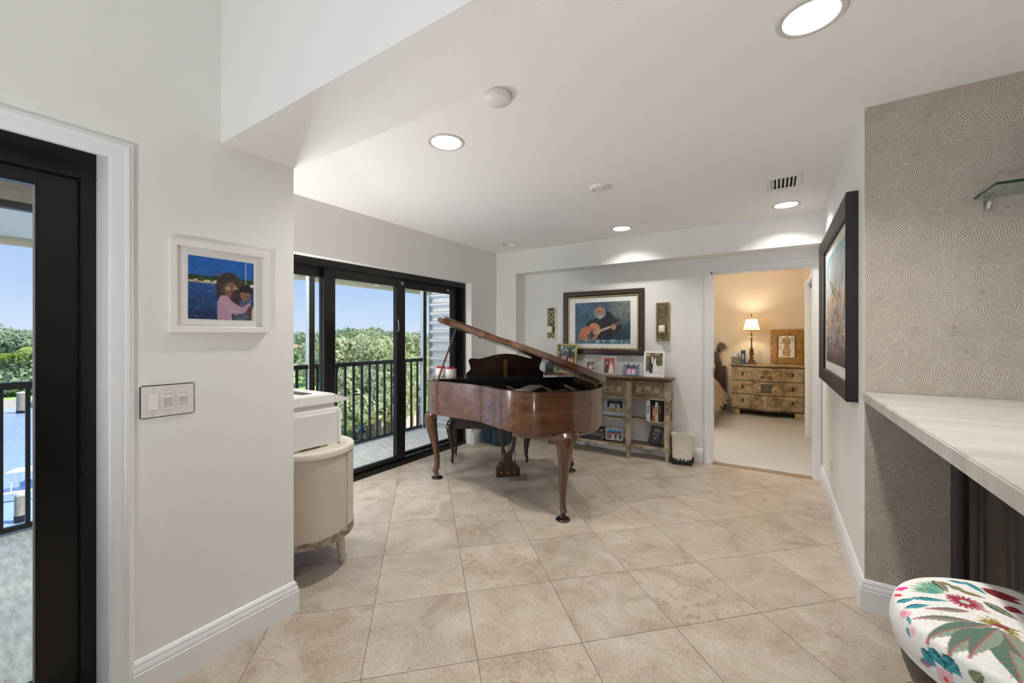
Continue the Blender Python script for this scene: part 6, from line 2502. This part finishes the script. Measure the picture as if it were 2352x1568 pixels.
serp_prism(.10, .82, 0.0).build('body', M_DRS, ds_, smooth=30)
serp_prism(.838, .862, .028).build('top', M_DRT, ds_, bevel=.006, smooth=30)
serp_prism(.820, .838, .014).build('top_moulding', M_DRL, ds_, smooth=30)
serp_prism(.105, .125, .012).build('base_moulding', M_DRL, ds_, smooth=30)
serp_prism(.125, .145, .008).build('base_moulding', M_DRS, ds_, smooth=30)
for sx in (-1, 1):
    x0, x1 = sorted((sx * (DWX + .012), sx * (DWX - .12)))
    MB().prism([(x, serp(max(-DWX, min(DWX, x)), .01)) for x in [x0 + (x1 - x0) * k / 6 for k in range(7)]] + [(x1, -.38), (x0, -.38)], 0, .105).build('bracket_foot', M_DRS, ds_)
    MB().box(x0, x1, -.10, -.0, 0, .105).build('bracket_foot', M_DRS, ds_)
for k, (z0, z1) in enumerate(((.600, .805), (.375, .588), (.150, .363))):
    serp_prism(z0 - .012, z0 - .002, .007).build('drawer_rail', M_DRL, ds_, smooth=30)
    for x0, x1 in ((-DWX + .012, -.325), (-.315, .315), (.325, DWX - .012)):
        d_ = serp_prism(z0, z1, .006, xr=(x0, x1)).build('drawer', M_DRS, ds_, smooth=30)
        xm = (x0 + x1) / 2
        zm = (z0 + z1) / 2
        def on(x, z, o=.008):
            return (x, serp(x, o), z)
        if abs(xm) > .2:
            hx = xm + (.06 if xm < 0 else -.06)
            MB().tube([on(hx, zm + .035, .012), on(hx + .012, zm + .01, .022), on(hx - .004, zm - .03, .016)], [.010, .013, .006], 7).build('drop_pull', M_DRL, d_, smooth=60)
            MB().tube([on(hx - .02, zm - .05), on(hx - .05, zm, .009), on(hx - .02, zm + .06)], .003, 5).build('painted_scroll', M_DRP, d_)
        else:
            o_ = MB()
            for sg in (-1, 1):
                o_.tube([on(sg * (.13 + .085 * math.cos(a_ * PI / 10)), zm + .075 * math.sin(a_ * PI / 10)) for a_ in range(20)], .0032, 5, closed=True)
                o_.tube([on(sg * .10, zm - .05), on(sg * .17, zm + .0), on(sg * .24, zm + .05), on(sg * .29, zm + .02)], .0035, 5)
                o_.tube([on(sg * .05, zm + .02), on(sg * .12, zm + .045), on(sg * .20, zm - .01)], .003, 5)
            o_.build('painted_scroll', M_DRP, d_)
            if k == 0:
                for fx, fz in ((0, .02), (-.055, -.035), (.06, -.04), (.03, .055), (-.03, .05)):
                    MB().tube([on(fx + .018 * math.cos(a_ * PI / 6), zm + fz + .018 * math.sin(a_ * PI / 6), .009) for a_ in range(12)], .006, 5, closed=True).build('painted_rose', mat('dull_rose', '#7a4a3c', .6) if 'dull_rose' not in bpy.data.materials else bpy.data.materials['dull_rose'], d_)
                MB().lathe([(.0005, 0), (.012, 0), (.012, .004), (.0005, .005)], 10).xf(Matrix.Rotation(PI / 2, 4, 'X')).build('keyhole', M_DRL, d_, loc=on(0, z1 - .03, .006))
            if k == 1:
                serp_prism(zm - .075, zm + .075, .009, xr=(-.075, .075)).build('green_panel', M_DRG, d_)

# buffet lamp
lp = thing('table_lamp', 'bronze candlestick lamp with a lit panelled shade on the dresser', 'lamp', (-.335, 8.13, .862))
M_LB = distressed('lamp_bronze', '#7a5a3c', '#3f2b1c', .3, 40, .4)
MB().loft([[(-.075, -.06, 0), (.075, -.06, 0), (.075, .06, 0), (-.075, .06, 0)], [(-.075, -.06, .018), (.075, -.06, .018), (.075, .06, .018), (-.075, .06, .018)], [(-.055, -.045, .03), (.055, -.045, .03), (.055, .045, .03), (-.055, .045, .03)]]).build('base', M_LB, lp)
MB().lathe([(.05, .028), (.046, .05), (.030, .07), (.022, .10), (.030, .115), (.018, .125), (.020, .14), (.036, .165), (.038, .185), (.022, .205), (.030, .225), (.034, .24), (.020, .26), (.012, .30), (.010, .38), (.013, .40), (.009, .42), (.016, .44), (.010, .47), (.014, .50), (.009, .53), (.009, .60)], 20).build('stem', M_LB, lp, smooth=50)
m_sh, t_, b_ = _new('lit_shade_fabric')
b_.inputs['Base Color'].default_value = rgb('#ead9a8')
b_.inputs['Roughness'].default_value = .8
tr_ = t_.nodes.new('ShaderNodeBsdfTranslucent')
tr_.inputs[0].default_value = rgb('#f0d89c')
mx_ = t_.nodes.new('ShaderNodeMixShader')
mx_.inputs[0].default_value = .6
t_.links.new(b_.outputs[0], mx_.inputs[1])
t_.links.new(tr_.outputs[0], mx_.inputs[2])
t_.links.new(mx_.outputs[0], t_.nodes['Material Output'].inputs[0])
shd = [(.145, .575), (.128, .625), (.112, .680), (.098, .735), (.092, .770)]
sm = MB().lathe(shd, 8, caps=False).build('shade', m_sh, lp)
sm.rotation_euler = (0, 0, PI / 8)
for k in range(8):
    a_ = 2 * PI * k / 8
    MB().tube([(r_ * 1.004 * math.cos(a_), r_ * 1.004 * math.sin(a_), z_) for r_, z_ in shd], .0035, 5).build('shade_rib', M_DRL, sm)
for r_, z_ in ((.145, .575), (.092, .770)):
    MB().tube([(r_ * math.cos(2 * PI * k / 8), r_ * math.sin(2 * PI * k / 8), z_) for k in range(8)], .004, 5, closed=True).build('shade_trim', M_DRL, sm)
MB().lathe([(.004, .77), (.004, .81), (.012, .825), (.009, .84), (.003, .862), (.0005, .865)], 10).build('finial', M_LB, lp, smooth=50)
M_CRYS = mat('crystal_drop', '#efe6d6', .1)
for k in range(8):
    a_ = 2 * PI * k / 8
    MB().tube([(.012 * math.cos(a_), .012 * math.sin(a_), .50), (.045 * math.cos(a_), .045 * math.sin(a_), .515), (.055 * math.cos(a_), .055 * math.sin(a_), .485)], .0022, 5).build('arm', M_LB, lp)
    MB().ball((.055 * math.cos(a_), .055 * math.sin(a_), .462), .009, 6, 5, (1, 1, 1.8)).build('crystal', M_CRYS, lp)
MB().ball((0, 0, .655), .026, 12, 8, (1, 1, 1.3)).build('bulb', mat('lit_bulb', '#fff4dc', .5, emit=('#ffe2b0', 25.0)), lp, smooth=60)
ld = bpy.data.lights.new('lamp_bulb_light', 'POINT')
ld.energy = 9
ld.color = (1.0, .84, .64)
ld.shadow_soft_size = .03
lo_ = bpy.data.objects.new('lamp_bulb_light', ld)
COL.objects.link(lo_)
lo_.parent = lp
lo_.location = (0, 0, .705)

tb = thing('tissue_box', 'grey carved tissue box with a white tissue on the dresser', 'tissue box', (-.566, 8.06, .862))
M_TBX = mat('grey_carved_box', '#8b867c', .6, var=(25, .15))
MB().box(-.068, .068, -.065, .065, 0, .118).build('box', M_TBX, tb, bevel=.003)
MB().tube([(.03 * math.cos(k * PI / 10), -.066, .06 + .03 * math.sin(k * PI / 10)) for k in range(20)], .003, 5, closed=True).build('carving', M_DRP, tb)
ti = MB()
ring0 = [(.030 * math.cos(k * PI / 8), .012 * math.sin(k * PI / 8), .116) for k in range(16)]
ring1 = [(.050 * math.cos(k * PI / 8) * (1 + .3 * math.sin(k * 2.3)), .030 * math.sin(k * PI / 8), .150 + .012 * math.sin(k * 3.1)) for k in range(16)]
ring2 = [(.035 * math.cos(k * PI / 8) * (1 + .4 * math.sin(k * 1.7 + 1)), .020 * math.sin(k * PI / 8), .185 + .018 * math.sin(k * 2.2)) for k in range(16)]
ti.loft([ring0, ring1, ring2], caps=False).build('tissue', mat('tissue_white', '#f1efec', .9), tb, smooth=70)
book(-.455, 8.06, .862, .062, .17, .235, '#2a4766', 'thick blue hardback standing beside the tissue box', mark='#9fb3c4')

cvt = small_photo('torso', 51)
M_GOLDWD = distressed('gold_leaf_frame', '#a9803f', '#7a5626', .3, 18, .45)
tp = picture('torso_drawing', 'gold framed figure drawing leaning on the dresser', (.170, 8.385, .862 + .298), 0, .462, .590, [(0, 0), (0, -.022), (.006, -.024), (.095, -.020), (.100, -.014), (.100, 0)], M_GOLDWD, cvt, .236, .375, mount=mat('dark_fillet', '#33261a', .6), tilt=R(-5))

# bed seen past the jamb: headboard, mattress, coverlet, skirt, pillow
M_BEDW = wood('bed_walnut', '#2e1a10', '#553321', .35, axis=2, scale=.7, coat=.2)
bd_ = thing('bed', 'carved walnut bed with a gold floral coverlet', 'bed', (-1.72, 8.40, 0))
hb = [(-.93, .0), (-.93, .80), (-.86, 1.0), (-.70, 1.12), (-.4, 1.22), (0, 1.27), (.4, 1.22), (.70, 1.12), (.80, 1.06), (.86, 1.02), (.88, .92), (.90, .80), (.955, .76), (.955, .0)]
MB().prism(hb, -.09, -.03, 'xz').build('headboard', M_BEDW, bd_, bevel=.006)
for sg in (-1, 1):
    MB().lathe([(.0005, -.05), (.060, -.05), (.066, -.04), (.066, .04), (.060, .05), (.0005, .05)], 20).xf(Matrix.Rotation(PI / 2, 4, 'X')).build('scroll', M_BEDW, bd_, smooth=40, loc=(sg * .895, -.06, 1.155))
    MB().tube([(sg * .86, -.06, 1.04), (sg * .845, -.06, 1.12), (sg * .87, -.06, 1.19), (sg * .90, -.06, 1.215)], .028, 8).build('scroll_neck', M_BEDW, bd_, smooth=60)
    MB().box(sg * .935 - .035, sg * .935 + .035, -.10, -.02, 0, .80).build('post', M_BEDW, bd_, bevel=.004)
M_COV = mat('gold_floral_coverlet', '#b6a58a', .85, var=(9, .3), bump=(60, .004), col2='#8f7e66')
M_SKRT = mat('sage_bed_skirt', '#a9a292', .9, var=(8, .12), stretch=(1, 9, .3))
MB().box(-.88, .88, -2.05, -.12, .30, .56).build('mattress', mat('mattress_white', '#e4dccb', .9), bd_, bevel=.05)
cvv = MB()
rings = []
for k in range(25):
    y = -.55 - 1.55 * k / 24
    w_ = .022 * math.sin(k * 1.9)
    rings.append([(-1.0 + w_, y, .28), (-.93, y, .50), (-.85, y, .60), (0, y, .625), (.85, y, .60), (.935, y, .50), (1.04 + w_ + .02 * math.sin(k), y, .27 + .02 * math.sin(k * 1.3))])
cvv.loft(rings, caps=False, closed=False)
cvv.build('coverlet', M_COV, bd_, smooth=60)
skm = MB()
rings = []
for k in range(49):
    y = -.15 - 1.95 * k / 48
    w_ = .018 * math.sin(k * 1.6)
    rings.append([(.90, y, .33), (.925 + w_ * .5, y, .18), (.945 + w_, y, .015)])
skm.loft(rings, caps=False, closed=False)
skm.build('bed_skirt', M_SKRT, bd_, smooth=60)
for (x, y, z, rx) in ((.46, -.30, .78, -.5), (-.46, -.30, .78, -.5)):
    pl_ = MB().ball((0, 0, 0), .30, 20, 12, (1.25, .34, .82)).build('pillow', M_COV, bd_, smooth=70)
    pl_.location = (x, y, z)
    pl_.rotation_euler = (rx * .6, 0, 0)

# closet: casing, hollow, sliding panel with a pull
cl = MB()
cl.box(.335, XBR, 6.60, 6.68, 0, 2.07).box(.350, XBR, 4.845, 6.60, 2.0, 2.07)
struct(cl.build('trim_5', M_TRIM, bevel=.004), 'white casing around the bedroom closet')
d3 = thing('door_2', 'white closet door panels in the bedroom', 'door')
del d3['category']
struct(d3)
M_DOORW = mat('closet_door_white', '#e9e4da', .4)
for k, (y0, y1, xx) in enumerate(((5.06, 5.86, XBR + .05), (5.82, 6.585, XBR - .012))):
    q = bx('door_panel', M_DOORW, d3, xx, xx + .032, y0, y1, .015, 1.965, bevel=.003)
    MB().lathe([(.0005, 0), (.016, 0), (.016, .012), (.010, .02), (.0005, .021)], 12).xf(Matrix.Rotation(-PI / 2, 4, 'Y')).build('pull_knob', M_PLASTIC, q, smooth=40, loc=(xx, y1 - .10 if k else y0 + .1, 1.0))
bx('head_track', M_BLKF, d3, XBR - .02, XBR + .11, 5.06, 6.60, 1.968, 2.0)
sw_ = thing('wall_switch', 'white dimmer panel on the bedroom wall inside the doorway', 'switch', (XBR, 4.96, 1.55), -PI / 2)
MB().box(-.04, .04, -.006, 0, -.06, .06).build('plate', M_PLASTIC, sw_, bevel=.002)
MB().box(-.012, .012, -.010, -.006, -.03, .03).build('slider', M_SW, sw_, bevel=.002)
bv = thing('air_vent', 'slim bedroom ceiling vent seen through the doorway', 'vent', (-.62, 8.0, ZC + .010))
MB().box(-.17, .17, -.06, .06, -.006, 0).build('frame', M_CANTRIM, bv, bevel=.002)
for k in range(5):
    MB().box(-.155, .155, -.046 + k * .02, -.036 + k * .02, -.009, -.006).build('louvre', mat('vent_grey', '#8d877c', .5) if 'vent_grey' not in bpy.data.materials else bpy.data.materials['vent_grey'], bv)
w4 = thing('window_4', 'bedroom window onto the balcony', 'window')
del w4['category']
struct(w4)
fr = MB()
fr.box(-3.37, -3.31, 5.1, 7.0, 2.05, 2.1).box(-3.37, -3.31, 5.1, 5.16, 0, 2.05).box(-3.37, -3.31, 6.94, 7.0, 0, 2.05).box(-3.37, -3.31, 6.02, 6.08, 0, 2.05)
fr.build('frame', M_BLACK, w4)
bx('pane', M_GLASS, w4, -3.343, -3.337, 5.15, 6.95, .0, 2.06)
fill_lamp(-1.35, 5.45, 'black floor lamp with an opal globe inside the bedroom', 100, 'bedfloor_light', (1.0, .96, .92))  # added fill, unseen, brightens the bedroom
